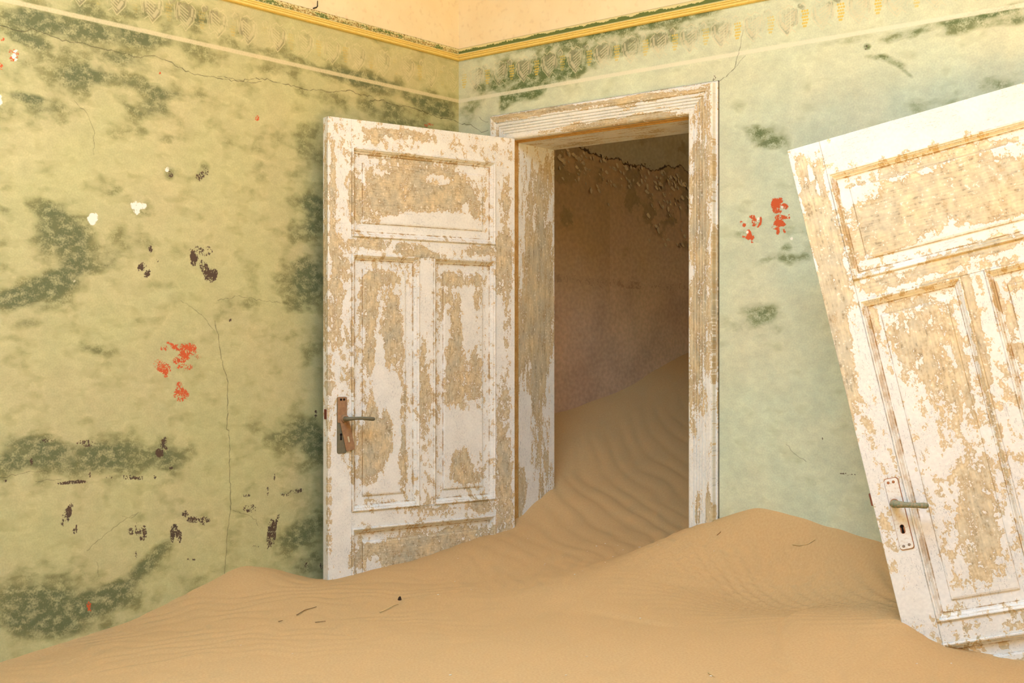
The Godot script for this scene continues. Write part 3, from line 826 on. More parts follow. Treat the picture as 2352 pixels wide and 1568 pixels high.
func build_shell(win: Array) -> void:
	var cream := mottled(256, 0.02, 11, Color8(240, 222, 186), Color8(236, 216, 178), Color8(226, 203, 165), 0.03, 0.9)
	var dusty := mottled(256, 0.02, 12, Color8(200, 184, 140), Color8(186, 170, 128), Color8(160, 145, 108), 0.03, 0.9)
	var S := 620.0
	var left := limewash(1302, 1364, S, 2.5, 21, {"stain_shade": [1.626, 0.368, -2.625, 0.402, -0.281, 6.764, 0.32, 1.798, 0.282, -4.903, 0.901, -0.357, 12.8, 0.4, 1.326, 0.163, -2.36, 0.567, -0.299, 17.3, 0.3, 0.379, 0.251, -2.585, 0.855, 0.301, 11.7, 0.35, 1.784, 0.949, -5.511, 0, -0.314, 5.969, 0.25, 0.832, 0.837, -8.333, 0, -0.256, 4.051, 0.25, 1.67, 1.537, -2.442, 0, 0.852, 12.6, 0.25, 1.742, 1.987, -2.934, 0, 1.546, 9.615, 0.3, 0.812, 1.703, -8.275, 0, 0.278, 3.23, 0.2, 1.866, 0.244, -12.6, 2.285, -1.006, 27.8, 0.9, 1.742, 0.245, -8.99, 2.489, 1.448, 29.7, 0.8, 1.565, 0.234, -9.574, 2.745, 1.343, 29.9, 0.95, 1.464, 0.234, -12.9, 3.767, 1.72, 39.1, 0.7, 1.853, 0.307, -16.5, 5.983, 8.079, 52.8, 0.8, 1.67, 0.369, -11.4, 0, -5.11, 30.3, 0.6, 1.684, 0.398, -11.5, 0, -4.431, 27.2, 0.7, 1.866, 0.475, -18.8, 3.427, 0.956, 77.7, 1.1, 1.798, 0.487, -14.5, 4.028, 4.678, 47, 0.6, 1.812, 0.517, -14.1, 6.597, 14.7, 50.5, 0.6, 1.519, 0.31, -10.9, 3.173, 2.635, 44.4, 0.8, 1.472, 0.377, -10.7, 3.144, 2.811, 39.1, 0.7, 1.432, 0.441, -16.5, -3.489, -9.671, 32.4, 0.95, 1.519, 0.459, -19.6, 14.1, 35.2, 75.3, 0.6, 1.359, 0.394, -10.2, 1.036, -4.041, 50.7, 0.55, 1.472, 0.528, -22.6, 0, -9.563, 72.9, 0.5, 1.359, 0.537, -17.3, 0, -9.034, 71.3, 0.55, 1.907, 0.415, -37.7, 0, -7.395, 44.2, 0.4, 1.933, 0.532, -30.5, 0, -2.866, 20, 0.4, 1.713, 0.179, -10.2, 2.271, -0.639, 41.6, 0.8, 1.535, 0.15, -11.1, 2.557, -0.825, 40.1, 0.6, 1.309, 0.124, -13.6, 3.264, -0.77, 31.4, 0.8, 1.223, 0.129, -19.2, 0, -7.694, 38.6, 0.4, 1.025, 0.193, -9.142, 2.704, 0.856, 46.5, 0.6, 1.326, 0.22, -7.647, 2.143, 1.198, 49.1, 0.45, 1.188, 0.252, -6.447, 1.857, 1.424, 47.9, 0.45, 0.93, 0.237, -6.614, 1.994, 1.178, 45.7, 0.5, 0.771, 0.194, -6.274, 1.94, 0.615, 34.6, 0.6, 0.471, 0.208, -7.561, 2.46, 0.515, 26.9, 1, 0.603, 0.206, -9.479, 3.017, 0.723, 37.8, 0.6, 0.236, 0.225, -10.5, 3.554, 0.999, 47.5, 0.5, 0.175, 0.253, -9.111, 3.997, 2.685, 34.6, 0.9, 0.112, 0.254, -15.8, 0, -4.672, 32, 0.8, 0.425, 0.292, -8.092, 2.664, 1.06, 32.6, 0.75, 0.688, 0.299, -8.088, 2.55, 1.347, 38.4, 0.5, 0.284, 0.338, -6.071, 1.469, -0.512, 41.7, 0.8, 0.048, 0.254, -21.5, 0, -2.063, 14.3, 0.4, 0.781, 0.476, -14, 0, -1.455, 11.7, 0.75, 0.93, 0.449, -9.407, 0, -3.361, 25.4, 0.35, 1.081, 0.514, -13.6, 0, -4.218, 33.9, 0.3, 0.761, 0.614, -19.5, 0, -2.146, 21.3, 0.5, 1.826, 0.792, -16.2, 3.02, 3.02, 38.5, 0.6, 1.77, 0.845, -15.9, 7.785, 4.154, 11.7, 1.1, 1.713, 0.906, -23.1, 4.427, 1.368, 13.7, 0.9, 1.742, 0.999, -10.8, -4.385, -9.036, 24.1, 1, 1.826, 1.034, -9.956, -2.894, -7.688, 27, 1.1, 1.913, 1.069, -15.1, 0, -0.948, 33.2, 1, 1.626, 0.941, -12.2, 0, -1.518, 28.9, 0.6, 1.565, 0.89, -16.4, 0, -1.312, 21.2, 0.4, 1.663, 0.863, -22.7, 0, -1.297, 18.9, 0.5, 1.866, 1.137, -17.4, -2.616, -11.4, 78.2, 0.6, 1.798, 1.085, -10.2, -6.485, -31.4, 56.2, 0.5, 1.626, 1.207, -11, 2.174, 9.768, 61.7, 0.35, 1.92, 0.806, -25.3, 4.621, 4.66, 56.2, 0.6, 1.472, 0.754, -15.4, 6.232, 7.825, 34.2, 0.35, 1.456, 0.877, -9.017, 6.946, 20.2, 37.2, 0.4, 1.359, 1.011, -15.1, 0, -1.448, 39.6, 0.35, 1.519, 0.826, -12.9, 0, -1.358, 18.4, 0.25, 1.241, 0.612, -41.4, 0, -6.386, 58.1, 0.8, 1.258, 0.643, -29.1, 0, -6.096, 58.3, 0.7, 1.375, 0.648, -60.9, 0, -5.41, 51.1, 0.6, 1.006, 0.602, -21.3, 0, -2.866, 26.7, 0.35, 1.558, 0.715, -14.7, -6.338, -36.4, 87.1, 0.4, 0.781, 0.686, -15.3, 5.198, 4.514, 38.8, 1, 0.761, 0.739, -18.8, 0, -1.409, 17.8, 1, 0.832, 0.791, -12.5, 0, -2.308, 32.4, 0.6, 0.781, 0.959, -14.5, 0, -0.56, 13.4, 1.1, 0.852, 0.962, -11.2, 0, -0.545, 13, 0.6, 0.832, 1.061, -11.1, 0, -0.795, 32.4, 0.6, 0.771, 1.208, -22.3, 0, 0.01, 12.8, 0.6, 1.081, 1.06, -9.099, 0, -0.876, 33.9, 0.3, 0.93, 1.147, -12.9, 0, -0.217, 22, 0.25, 1.648, 1.214, -16.4, 4.883, 17.7, 72.9, 0.5, 0.781, 1.519, -14.5, 0, 0.773, 14.3, 1.1, 0.891, 1.513, -10.2, 0, 0.985, 18.2, 0.8, 1.006, 1.484, -10.6, 0, 1.117, 22.3, 0.35, 0.751, 1.567, -24.3, 0, 0.993, 16, 0.6, 0.812, 1.85, -9.824, -4.419, -3.405, 20.2, 1, 0.872, 1.897, -12.7, 0, 3.285, 27.2, 0.6, 0.771, 1.972, -17.5, 0, 3.244, 24.7, 0.8, 0.832, 1.979, -25, 0, 4.83, 36, 0.6, 1.866, 1.504, -9.269, 0, 1.392, 21.9, 0.8, 1.699, 1.541, -7.687, 0, 1.543, 22.4, 1, 1.504, 1.548, -8, 0, 1.455, 21.6, 0.85, 1.359, 1.558, -15.1, 0, 1.337, 19.8, 0.7, 1.92, 1.545, -19, 0, 2.422, 33.3, 0.8, 1.826, 1.475, -12.1, 0, 2.47, 43.5, 0.4, 1.596, 1.502, -11.1, 0, 2.221, 37.3, 0.4, 1.798, 1.862, -8.639, 1.689, 12.8, 42.6, 0.4, 1.866, 1.948, -9.886, 0, 2.691, 17.2, 1, 1.728, 1.983, -8.75, 0, 2.659, 16.7, 1.1, 1.596, 1.97, -11.2, -3.222, -2.051, 24, 0.9, 1.504, 1.916, -9.715, -7.011, -14.2, 30, 0.8, 1.448, 1.876, -10.6, -9.709, -19.4, 30, 0.7, 1.4, 1.84, -17.6, -15.4, -23.4, 39.3, 0.6, 1.866, 2.018, -12.4, 0, 4.512, 26.3, 0.8, 1.742, 2.045, -17.6, 0, 6.646, 38.5, 0.6, 1.684, 1.851, -11.5, -3.28, -5.092, 45.9, 0.4, 1.798, 1.888, -12, 0, 9.217, 64.8, 0.4, 1.907, 2.086, -18.9, 0, 7.462, 39.8, 0.3, 1.519, 1.982, -10.7, 0, 3.747, 24.5, 0.35, 1.326, 1.955, -9.961, 0, 3.358, 23.6, 0.25, 1.081, 1.768, -10.9, 0, 3.459, 33.9, 0.2], "brown": [1.285, 0.916, -84.1, 0, -2.368, 44, 1.3, 1.241, 0.942, -59.2, -26.5, -14.4, 41, 1, 1.216, 0.965, -36.6, 24.8, 16.3, 37.6, 1.6, 1.272, 0.901, -29.3, 0, -1.983, 35.1, 0.35, 1.241, 0.885, -19.3, 0, -2.949, 49.8, 0.3, 1.478, 0.95, -67.5, 52.3, 27.8, 49.8, 1.1, 1.459, 0.971, -93.5, 60.6, 28.6, 63, 1.2, 1.447, 0.893, -125.2, 0, -5.44, 90.7, 0.9, 1.421, 0.927, -206.6, 0, -9.575, 180.4, 1, 1.4, 1.51, -97.1, 31, 14.3, 49.6, 1.3, 1.413, 1.54, -68.7, 0, 4.669, 72.1, 1.3, 1.39, 1.528, -153.1, 0, 7.43, 119.6, 1, 1.721, 1.609, -21.9, -1.67, 3.669, 191, 1.3, 1.699, 1.608, -34.6, 0, 20.9, 254.2, 1, 1.739, 1.709, -70.4, 29.2, 14.3, 32.8, 1, 1.728, 1.689, -105.3, 43.7, 17.3, 40, 0.7, 1.713, 1.759, -232, 0, 10.8, 95.6, 1.1, 1.705, 1.749, -346.7, 0, 8.489, 76.3, 1, 1.519, 1.778, -80.5, 0, 10.4, 92, 0.8, 1.497, 1.775, -159.6, 0, 5.846, 52.3, 0.9, 1.477, 1.786, -63.3, 0, 4.593, 40.5, 1, 1.356, 1.794, -60.4, 0, 5.716, 50.9, 1.2, 1.339, 1.815, -100.1, 0, 5.887, 50.8, 0.8, 1.366, 1.815, -151.7, 0, 6.935, 59.5, 0.9, 1.287, 1.767, -42.1, 0, 10.6, 100.5, 1.2, 1.241, 1.775, -48.2, 0, 7.421, 69.8, 0.8, 1.317, 1.744, -74.5, 0, 9.034, 88.5, 0.6, 0.959, 1.823, -57.2, 6.418, 5.36, 30, 0.85, 0.974, 1.862, -129.7, 11.6, 4.388, 25.5, 1.1, 0.961, 1.856, -172.1, 15.4, 4.03, 23.6, 1.1, 0.946, 1.846, -203.8, 27.6, 4.958, 25.3, 1, 0.934, 1.799, -154.4, 75.2, 20.2, 51.7, 0.8, 0.949, 1.652, -260.5, 0, 6.55, 82.7, 1.2, 0.978, 1.692, -131.6, 0, 14.4, 166.3, 1, 0.976, 1.711, -175.3, 0, 15, 166.2, 1, 0.901, 1.72, -64, 0, 14.8, 164, 0.9, 0.852, 1.712, -22.9, -6.147, -9.702, 127.2, 0.55, 1.071, 1.707, -54.4, 0, 15.4, 169.1, 0.5, 1.292, 1.895, -59, 0, 30.5, 234.7, 0.8, 1.499, 1.855, -255.5, 0, 9.339, 73.3, 1, 1.029, 1.885, -67, 0, 27.3, 223.7, 0.6, 1.596, 1.603, -83, 0, 14.9, 186.7, 0.8, 1.532, 1.608, -35.9, 0, 9.799, 122.9, 0.7, 1.488, 1.615, -53, 0, 11.7, 146.2, 0.6, 1.432, 1.615, -207.5, 0, 9.579, 120.5, 0.8, 1.371, 1.591, -152, 0, 17.6, 238.3, 1.1, 1.661, 1.588, -340.6, 0, 7.34, 94.6, 1, 1.833, 1.481, -73.1, 0, 9.113, 156.8, 0.6, 1.798, 1.479, -51.5, 0, 8.923, 155.6, 0.5, 1.67, 1.495, -28.5, 0, 5.584, 94.8, 0.6, 1.93, 1.587, -152.4, 0, 32.8, 400.1, 0.7, 1.85, 1.537, -245.5, 0, 5.517, 78.7, 0.8, 0.761, 1.442, -122, 0, 3.266, 80, 0.8, 0.734, 1.992, -120.9, 0, 10.7, 79.7, 0.8, 0.804, 1.983, -123.8, 0, 8.652, 64.5, 0.7, 1.053, 1.753, -30, 0, 6.668, 67.4, 0.45, 1.258, 0.643, -58.3, 0, -7.315, 70, 0.7, 1.241, 0.627, -57.9, 0, -7.477, 69.8, 0.6, 1.372, 0.645, -101.4, 0, -7.607, 71.5, 0.7, 1.131, 1.114, -92.7, 0, -1.853, 113.9, 0.5, 1.936, 0.323, -190.9, 0, -37.6, 200.3, 0.6], "red": [1.304, 1.214, -32.9, 0, 0.094, 44.1, 1.2, 1.326, 1.238, -42.7, 0, 0.472, 70.9, 0.8, 1.351, 1.245, -75.4, 0, 0.712, 89, 1, 1.339, 1.204, -32.9, -6.854, -13, 87.5, 0.7, 1.367, 1.197, -37.6, 25.5, 75.7, 154.7, 0.8, 1.395, 1.207, -61.4, 0, 0.072, 89.8, 0.4, 1.317, 1.267, -33.1, 0, 1.061, 88.5, 0.6, 1.392, 1.271, -43.8, 0, 0.781, 59.8, 0.6, 1.416, 1.26, -44.2, 0, 0.563, 51.5, 0.4, 1.39, 1.285, -102.1, 0, 1.129, 71.7, 0.8, 1.334, 1.355, -37.5, 0, 1.278, 44.4, 0.72, 1.339, 1.334, -75.1, 0, 1.259, 50.8, 0.5, 1.319, 1.357, -59.6, 0, 1.714, 59, 0.5, 1.267, 1.236, -73.1, 0, 0.716, 116.8, 0.5, 1.936, 0.322, -152.7, 0, -37.7, 200.3, 1.1, 1.943, 0.399, -191.5, 0, -17.3, 100.3, 1.2, 1.023, 0.418, -107, 0, -15.7, 111.7, 0.9, 1.664, 1.986, -136.4, 0, 13.3, 84.1, 0.8, 1.661, 2.003, -170.3, 0, 30.5, 189.2, 0.8, 1.413, 0.33, -206, 0, -30.2, 180.1, 0.7, 1.905, 0.359, -58, 0, -8.39, 46.8, 0.45, 0.175, 0.327, -40.3, 0, -19.8, 145.5, 0.7], "white": [1.651, 0.81, -61.7, 11.9, 4.532, 57.2, 1.4, 1.654, 0.821, -97, 0, -7.278, 94.4, 1, 1.497, 0.766, -63.8, 0, -4.465, 52.3, 1.2, 1.478, 0.758, -63.4, 0, -7.906, 91.2, 1.2, 1.51, 0.759, -106.9, 0, -9.119, 104.9, 1, 1.905, 0.362, -150.7, 0, -23.7, 132.6, 1.2, 1.899, 0.347, -96.5, -66.2, -166.9, 229.4, 1.1, 1.896, 0.372, -86.4, -112.3, -209.9, 187.2, 1, 1.38, 0.63, -76.3, 0, -13, 119.4, 0.85, 1.385, 0.637, -152.8, 0, -19.4, 179.2, 0.8, 1.946, 0.497, -153.4, 0, -10.1, 66.9, 1.3, 1.712, 1.004, -231.8, 0, -10.3, 254.8, 1], "cracks": [[0.9, 1.946, 0.283, 1.928, 0.283, 1.907, 0.287, 1.877, 0.287, 1.856, 0.277, 1.846, 0.272, 1.812, 0.28, 1.777, 0.284, 1.752, 0.291, 1.71, 0.286, 1.67, 0.286, 1.626, 0.289, 1.573, 0.291, 1.496, 0.293, 1.432, 0.278, 1.367, 0.287, 1.342, 0.3, 1.292, 0.31, 1.215, 0.308, 1.108, 0.307, 1.051, 0.29, 1.003, 0.279, 0.968, 0.28, 0.924, 0.282, 0.852, 0.284, 0.798, 0.287, 0.734, 0.276, 0.684, 0.276, 0.605, 0.257, 0.553, 0.263, 0.484, 0.261], [1.1, 0.493, 0.279, 0.434, 0.267, 0.367, 0.276, 0.256, 0.272, 0.197, 0.279, 0.13, 0.29, 0.061, 0.285, 0.002, 0.294], [0.6, 1.188, 0.304, 1.135, 0.301, 1.051, 0.302, 1.006, 0.29], [0.9, 1.199, 1.115, 1.185, 1.177, 1.164, 1.276, 1.146, 1.321, 1.148, 1.374, 1.146, 1.425, 1.153, 1.477, 1.142, 1.483, 1.139, 1.616, 1.135, 1.75, 1.149, 1.817, 1.157, 1.914, 1.162, 1.964], [0.5, 1.126, 1.752, 1.081, 1.768, 1.029, 1.792, 1.021, 1.815], [0.45, 1.67, 1.82, 1.633, 1.792, 1.588, 1.768, 1.535, 1.736, 1.491, 1.721], [0.4, 1.55, 1.727, 1.519, 1.737, 1.491, 1.721], [0.4, 1.648, 0.617, 1.646, 0.544, 1.67, 0.495, 1.713, 0.462], [0.4, 1.946, 1.575, 1.866, 1.567, 1.798, 1.571], [0.4, 1.839, 1.595, 1.756, 1.597], [0.4, 1.629, 1.905, 1.632, 1.872, 1.637, 1.858], [0.35, 1.334, 1.052, 1.292, 1.072, 1.241, 1.107, 1.199, 1.15], [0.35, 1.188, 1.048, 1.108, 1.031, 1.006, 1.043, 0.891, 1.05]],  # blobs along the open door edge mix stains with its painted shadow
		"shields": [0.033, 0.162, 0.292, 0.425, 0.553, 0.682, 0.81, 0.935, 1.063, 1.188, 1.315, 1.44, 1.568, 1.695, 1.82, 1.945, 2.07],
		"base": Color8(196, 189, 135), "tint": Color8(200, 188, 138), "dark": Color8(136, 131, 84), "deep": Color8(104, 107, 72), "motif": Color8(214, 200, 152), "berry": Color8(206, 174, 92), "red_grain": 3.4, "berry_share": 0.25, "lift": 0.08, "floor": 0.7, "rail": Color8(219, 203, 160)})
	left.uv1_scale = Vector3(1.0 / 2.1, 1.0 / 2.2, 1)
	var right := limewash(1488, 1364, S, 2.5, 41, {"stain_shade": [0.313, 0.169, 6.985, -1.859, 0.44, 16, 1.8, 0.443, 0.162, 7.232, -1.891, 0.609, 22.6, 1.7, 0.578, 0.158, 9.904, -2.543, 0.805, 29.9, 1.1, 0.246, 0.174, 14.9, 0, -4.366, 32.5, 0.8, 0.346, 0.221, 13.3, -2.94, 0.234, 36.5, 1.1, 0.4, 0.211, 21.1, 0, -6.573, 49.7, 0.8, 0.246, 0.242, 41.2, 15.1, -8.473, 25.7, 1, 0.273, 0.229, 22.5, 0, -7.494, 58.7, 0.6, 0.155, 0.11, 15.3, 7.909, -22.6, 54.3, 0.6, 0.224, 0.094, 15.1, -4.042, 0.705, 40.7, 0.6, 0.109, 0.173, 30.8, 0, -6.328, 47.9, 0.8, 0.086, 0.231, 21.4, 0, -3.957, 31.8, 0.5, 0.051, 0.27, 26.5, 0, -2.605, 21.9, 0.5, 0.421, 0.047, 7.942, -2.074, 0.563, 48.8, 0.8, 0.629, 0.047, 7.202, -1.829, 0.445, 37.6, 1, 0.807, 0.038, 7.569, -1.875, 0.423, 38.6, 1.1, 0.976, 0.04, 9.266, -2.24, 0.516, 45.2, 1, 1.119, 0.041, 11.6, -2.745, 0.639, 53.8, 0.7, 0.527, 0.104, 6.989, -1.803, 0.526, 27, 0.75, 0.729, 0.111, 7.387, -1.854, 0.531, 25.4, 0.75, 0.902, 0.106, 9.05, -2.217, 0.539, 26.1, 0.75, 1.066, 0.101, 9.492, -2.27, 0.547, 26.7, 0.65, 1.223, 0.089, 9.948, -2.323, 0.629, 32.8, 0.4, 0.421, 0.089, 11.7, 0, -4.456, 29.9, 0.5, 0.178, 0.053, 11.2, -3.014, 0.675, 56.7, 0.3, 1.863, 0.241, 14.5, -2.575, 0.695, 60.9, 0.8, 1.966, 0.226, 12.5, -2.183, 0.67, 74.3, 0.7, 2.098, 0.215, 9.833, -2.005, 3.307, 75.5, 1, 2.186, 0.214, 13.5, -2.715, 2.826, 63.9, 1, 2.199, 0.245, 16.3, -2.727, 0.822, 64.4, 0.8, 2.098, 0.241, 13.1, -2.233, 0.899, 76, 0.7, 2.006, 0.252, 19.1, -3.297, 1.013, 74.8, 0.6, 1.771, 0.29, 22.8, 2.122, -24.1, 103.9, 0.8, 1.828, 0.312, 19.9, 10.4, -49.7, 83.5, 0.8, 1.87, 0.352, 26.4, 21.3, -99.6, 121.6, 0.7, 1.745, 0.256, 86.3, 0, -14, 90.9, 1.2, 1.39, 0.502, 13.8, -2.653, 1.557, 30.8, 0.75, 1.349, 0.476, 23.4, 0, -5.414, 48.8, 0.5, 1.438, 0.529, 20.9, 0, -4.513, 43.3, 0.45, 1.365, 1.098, 15.3, 0, -0.459, 28.5, 0.85, 1.324, 1.127, 14.7, -4.405, 9.302, 41.1, 0.6, 1.422, 1.149, 15.1, -4.471, 15.6, 66.7, 0.5, 1.47, 0.87, 45.2, 0, -3.605, 69.6, 0.7, 1.422, 0.918, 12.5, 0, -2.17, 49.4, 0.35, 1.324, 0.796, 20.2, 0, -1.052, 17, 0.3, 1.438, 0.803, 20.9, 0, -0.857, 13.9, 0.3, 1.532, 0.866, 32.2, 0, -0.93, 17.6, 0.3, 2.019, 0.471, 6.288, -1.642, 2.605, 18.4, 0.35, 2.149, 0.397, 9.893, -2.518, 3.31, 25.1, 0.4, 1.454, 0.905, 7.864, 0, -3.209, 69.4, 0.3, 1.698, 0.224, 11.5, -2.089, 0.732, 88.9, 0.4], "brown": [1.742, 0.258, 172.3, 0, -18.6, 121.2, 0.7, 1.666, 1.607, 74.7, 0, 33.2, 512.9, 0.9, 1.698, 1.609, 37.8, 0, 39.3, 601.5, 0.8, 1.591, 1.5, 328.3, 0, 11.1, 236.5, 1, 0.246, 0.237, 111.6, 0, -12.3, 97.5, 0.4, 1.189, 0.278, 116.1, 0, -11.5, 83.4, 0.5], "red": [1.426, 0.723, 55.6, 0, -4.567, 61.6, 1.5, 1.423, 0.74, 67.9, 0, -4.03, 56.4, 1.5, 1.439, 0.75, 122.8, 0, -6.793, 97, 1.1, 1.459, 0.738, 77.2, 0, -7.013, 97.3, 1.3, 1.443, 0.715, 102.4, 0, -8.548, 113.2, 1.2, 1.435, 0.773, 68.1, 0, -6.435, 96.9, 1.4, 1.452, 0.775, 47.4, 0, -11.3, 170.1, 1.2, 1.439, 0.791, 55.8, 0, -5.403, 84.9, 1.4, 1.452, 0.797, 102.7, 0, -14.3, 226.8, 1, 1.413, 0.799, 168.7, 112.7, -56.8, 97.6, 1, 1.433, 0.818, 149.1, 29.4, -16.2, 74.2, 1.2, 1.423, 0.81, 101.8, 0, -20.6, 338.7, 1, 1.457, 0.819, 184.9, -113.5, 54.7, 117.9, 1, 1.474, 0.773, 282, 0, -7.604, 113.8, 0.9, 1.344, 0.776, 108.4, -16.9, 3.322, 55.2, 1.4, 1.339, 0.764, 85, 0, -11.2, 167.2, 1.1, 1.369, 0.778, 273.1, 0, -4.853, 74.6, 1.1, 1.362, 0.794, 191.6, 129, -48, 83, 1.1, 1.342, 0.794, 148.9, 0, -20.8, 334.5, 0.8, 1.325, 0.823, 118.1, -23.2, 5.907, 59.7, 1.4, 1.327, 0.834, 65.9, 0, -7.493, 133.5, 1.4, 1.305, 0.828, 147.3, 0, -12.6, 221.7, 1.1, 1.339, 0.836, 165.6, 111.4, -55, 96.5, 1.1, 1.306, 0.79, 131, 0, -9.243, 147.9, 1.3, 1.294, 0.78, 195.7, 0, -12.1, 189.7, 1.2, 1.31, 0.807, 142, -56.9, 91.2, 347.5, 1.1, 1.337, 0.849, 198.3, 0, -15, 278.5, 0.8, 1.436, 0.784, 38.3, 0, -1.466, 22.6, 0.2], "white": [1.448, 0.74, 153.8, 0, -20.3, 283.3, 1, 1.36, 0.777, 199.7, 0, -6.231, 95.8, 1, 1.317, 0.815, 197.1, 0, -9.808, 166.6, 1, 1.483, 0.845, 207.4, 0, -12.7, 227.9, 0.9], "cracks": [[0.8, 1.302, 0.13, 1.294, 0.167, 1.287, 0.196, 1.274, 0.241, 1.269, 0.255, 1.237, 0.279, 1.203, 0.293, 1.194, 0.309, 1.191, 0.325], [1, -0.001, 0.294, 0.018, 0.303, 0.067, 0.309, 0.098, 0.33, 0.121, 0.346, 0.158, 0.342], [0.5, 0.112, 0.284, 0.132, 0.301, 0.158, 0.309], [0.35, 1.269, 0.255, 1.291, 0.233, 1.311, 0.218], [0.4, 1.462, 1.524, 1.501, 1.558, 1.535, 1.577]],
		"shields": [-0.034, 0.091, 0.216, 0.341, 0.466, 0.592, 0.717, 0.842, 0.967, 1.092, 1.217, 1.342, 1.467, 1.592, 1.717, 1.842, 1.967, 2.092, 2.217],
		"base": Color8(207, 211, 180), "tint": Color8(212, 209, 176), "dark": Color8(128, 132, 92), "deep": Color8(92, 106, 64), "motif": Color8(216, 204, 168), "berry": Color8(220, 186, 86), "red_grain": 1.2, "berry_share": 0.70, "lift": -0.10, "floor": 0.5, "rail": Color8(226, 220, 194)})
	right.uv1_scale = Vector3(1.0 / 2.4, 1.0 / 2.2, 1)

	# left wall: painted below the cornice, cream above; its texture runs 2.1 m out from the corner, then repeats
	var st := begin()
	box(st, Vector3(-0.35, FLOOR_BOTTOM, -WALL_D), Vector3(-0.001, WALL_TOP, ROOM_Z + 0.3))
	var w := struct("wall_left", done(st), cream, "tall plaster wall on the left with olive green stained limewash below cream", "wall")
	st = begin()
	quad(st, Vector3(0, FLOOR_BOTTOM, ROOM_Z), Vector3(0, FLOOR_BOTTOM, 0), Vector3(0, 2.46, 0), Vector3(0, 2.46, ROOM_Z), Vector2(ROOM_Z, 2.5 - FLOOR_BOTTOM), Vector2(0, 2.5 - FLOOR_BOTTOM), Vector2(0, 0.04), Vector2(ROOM_Z, 0.04))
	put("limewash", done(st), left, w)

	# doorway wall
	st = begin()
	box(st, Vector3(-0.35, FLOOR_BOTTOM, -WALL_D), Vector3(OPEN_A - 0.01, WALL_TOP, -0.001))
	box(st, Vector3(OPEN_B + 0.02, FLOOR_BOTTOM, -WALL_D), Vector3(ROOM_X + 0.3, WALL_TOP, -0.001))
	box(st, Vector3(OPEN_A - 0.01, OPEN_H + 0.015, -WALL_D), Vector3(OPEN_B + 0.02, WALL_TOP, -0.001))
	w = struct("wall_back", done(st), cream, "plaster wall around the doorway with pale sage green limewash below cream", "wall")
	st = begin()
	var a := OPEN_A - 0.01
	var b := OPEN_B + 0.02
	var t := 2.5
	for r in [[0.0, a, FLOOR_BOTTOM, 2.46], [b, ROOM_X, FLOOR_BOTTOM, 2.46], [a, b, OPEN_H + 0.015, 2.46]]:
		quad(st, Vector3(r[0], r[2], 0), Vector3(r[1], r[2], 0), Vector3(r[1], r[3], 0), Vector3(r[0], r[3], 0), Vector2(r[0], t - r[2]), Vector2(r[1], t - r[2]), Vector2(r[1], t - r[3]), Vector2(r[0], t - r[3]))
	put("limewash", done(st), right, w)

	# cornice bands: a flat painted strip over a reeded yellow moulding
	var stripe_l := stripe_material(61, true)
	var stripe_r := stripe_material(62, false)
	var yellow := mottled(256, 0.05, 63, Color8(240, 212, 128), Color8(236, 204, 116), Color8(214, 172, 92), 0.02, 0.3)
	var prof := [[2.4555, 0.0], [2.4560, 0.007], [2.4585, 0.011], [2.4620, 0.012], [2.4650, 0.010], [2.4662, 0.007], [2.4675, 0.010], [2.4705, 0.011], [2.4730, 0.009], [2.4740, 0.006], [2.4755, 0.009], [2.4785, 0.009], [2.4805, 0.005], [2.4815, 0.003], [2.5030, 0.003], [2.5050, 0.0]]
	for side in 2:
		var o := Node3D.new()
		o.name = "trim_%d" % (side + 1)
		add_child(o)
		tag(o, ["yellow reeded cornice moulding along the left wall under grimy band", "yellow reeded cornice moulding along the doorway wall under green band"][side], "moulding", "", "structure")
		var s1 := begin()
		var s2 := begin()
		var far := ROOM_Z if side == 0 else ROOM_X
		for k in prof.size() - 1:
			var y0: float = prof[k][0]
			var z0: float = prof[k][1]
			var y1: float = prof[k + 1][0]
			var z1: float = prof[k + 1][1]
			var s := s1 if k < 12 else s2
			var uv := [Vector2(z0, (2.505 - y0) / 0.0235), Vector2(far, (2.505 - y0) / 0.0235), Vector2(far, (2.505 - y1) / 0.0235), Vector2(z1, (2.505 - y1) / 0.0235)]
			if side == 0:
				quad(s, Vector3(z0, y0, far), Vector3(z0, y0, z0), Vector3(z1, y1, z1), Vector3(z1, y1, far), uv[1], uv[0], uv[3], uv[2])
			else:
				quad(s, Vector3(z0, y0, z0), Vector3(far, y0, z0), Vector3(far, y1, z1), Vector3(z1, y1, z1), uv[0], uv[1], uv[2], uv[3])
		put("reeded_moulding", done(s1), yellow, o)
		put("painted_band", done(s2), stripe_l if side == 0 else stripe_r, o)

	# the unseen rest of the room
	st = begin()
	box(st, Vector3(-0.35, FLOOR_BOTTOM - 0.2, HALL_Z - 0.3), Vector3(ROOM_X + 0.3, FLOOR_BOTTOM, ROOM_Z + 0.3))
	struct("floor", done(st), dusty, "floor buried under the sand", "floor")
	st = begin()
	box(st, Vector3(-0.35, WALL_TOP, HALL_Z - 0.3), Vector3(ROOM_X + 0.3, WALL_TOP + 0.2, HOLE_A.y))
	box(st, Vector3(-0.35, WALL_TOP, HOLE_B.y), Vector3(ROOM_X + 0.3, WALL_TOP + 0.2, ROOM_Z + 0.3))
	box(st, Vector3(-0.35, WALL_TOP, HOLE_A.y), Vector3(HOLE_A.x, WALL_TOP + 0.2, HOLE_B.y))
	box(st, Vector3(HOLE_B.x, WALL_TOP, HOLE_A.y), Vector3(ROOM_X + 0.3, WALL_TOP + 0.2, HOLE_B.y))
	struct("ceiling", done(st), cream, "cream plaster ceiling with a fallen section open to the sky", "ceiling")
	st = begin()
	var wy0 := 1.0
	var wy1 := 2.7
	box(st, Vector3(-0.35, FLOOR_BOTTOM, ROOM_Z), Vector3(ROOM_X + 0.3, wy0, ROOM_Z + 0.3))
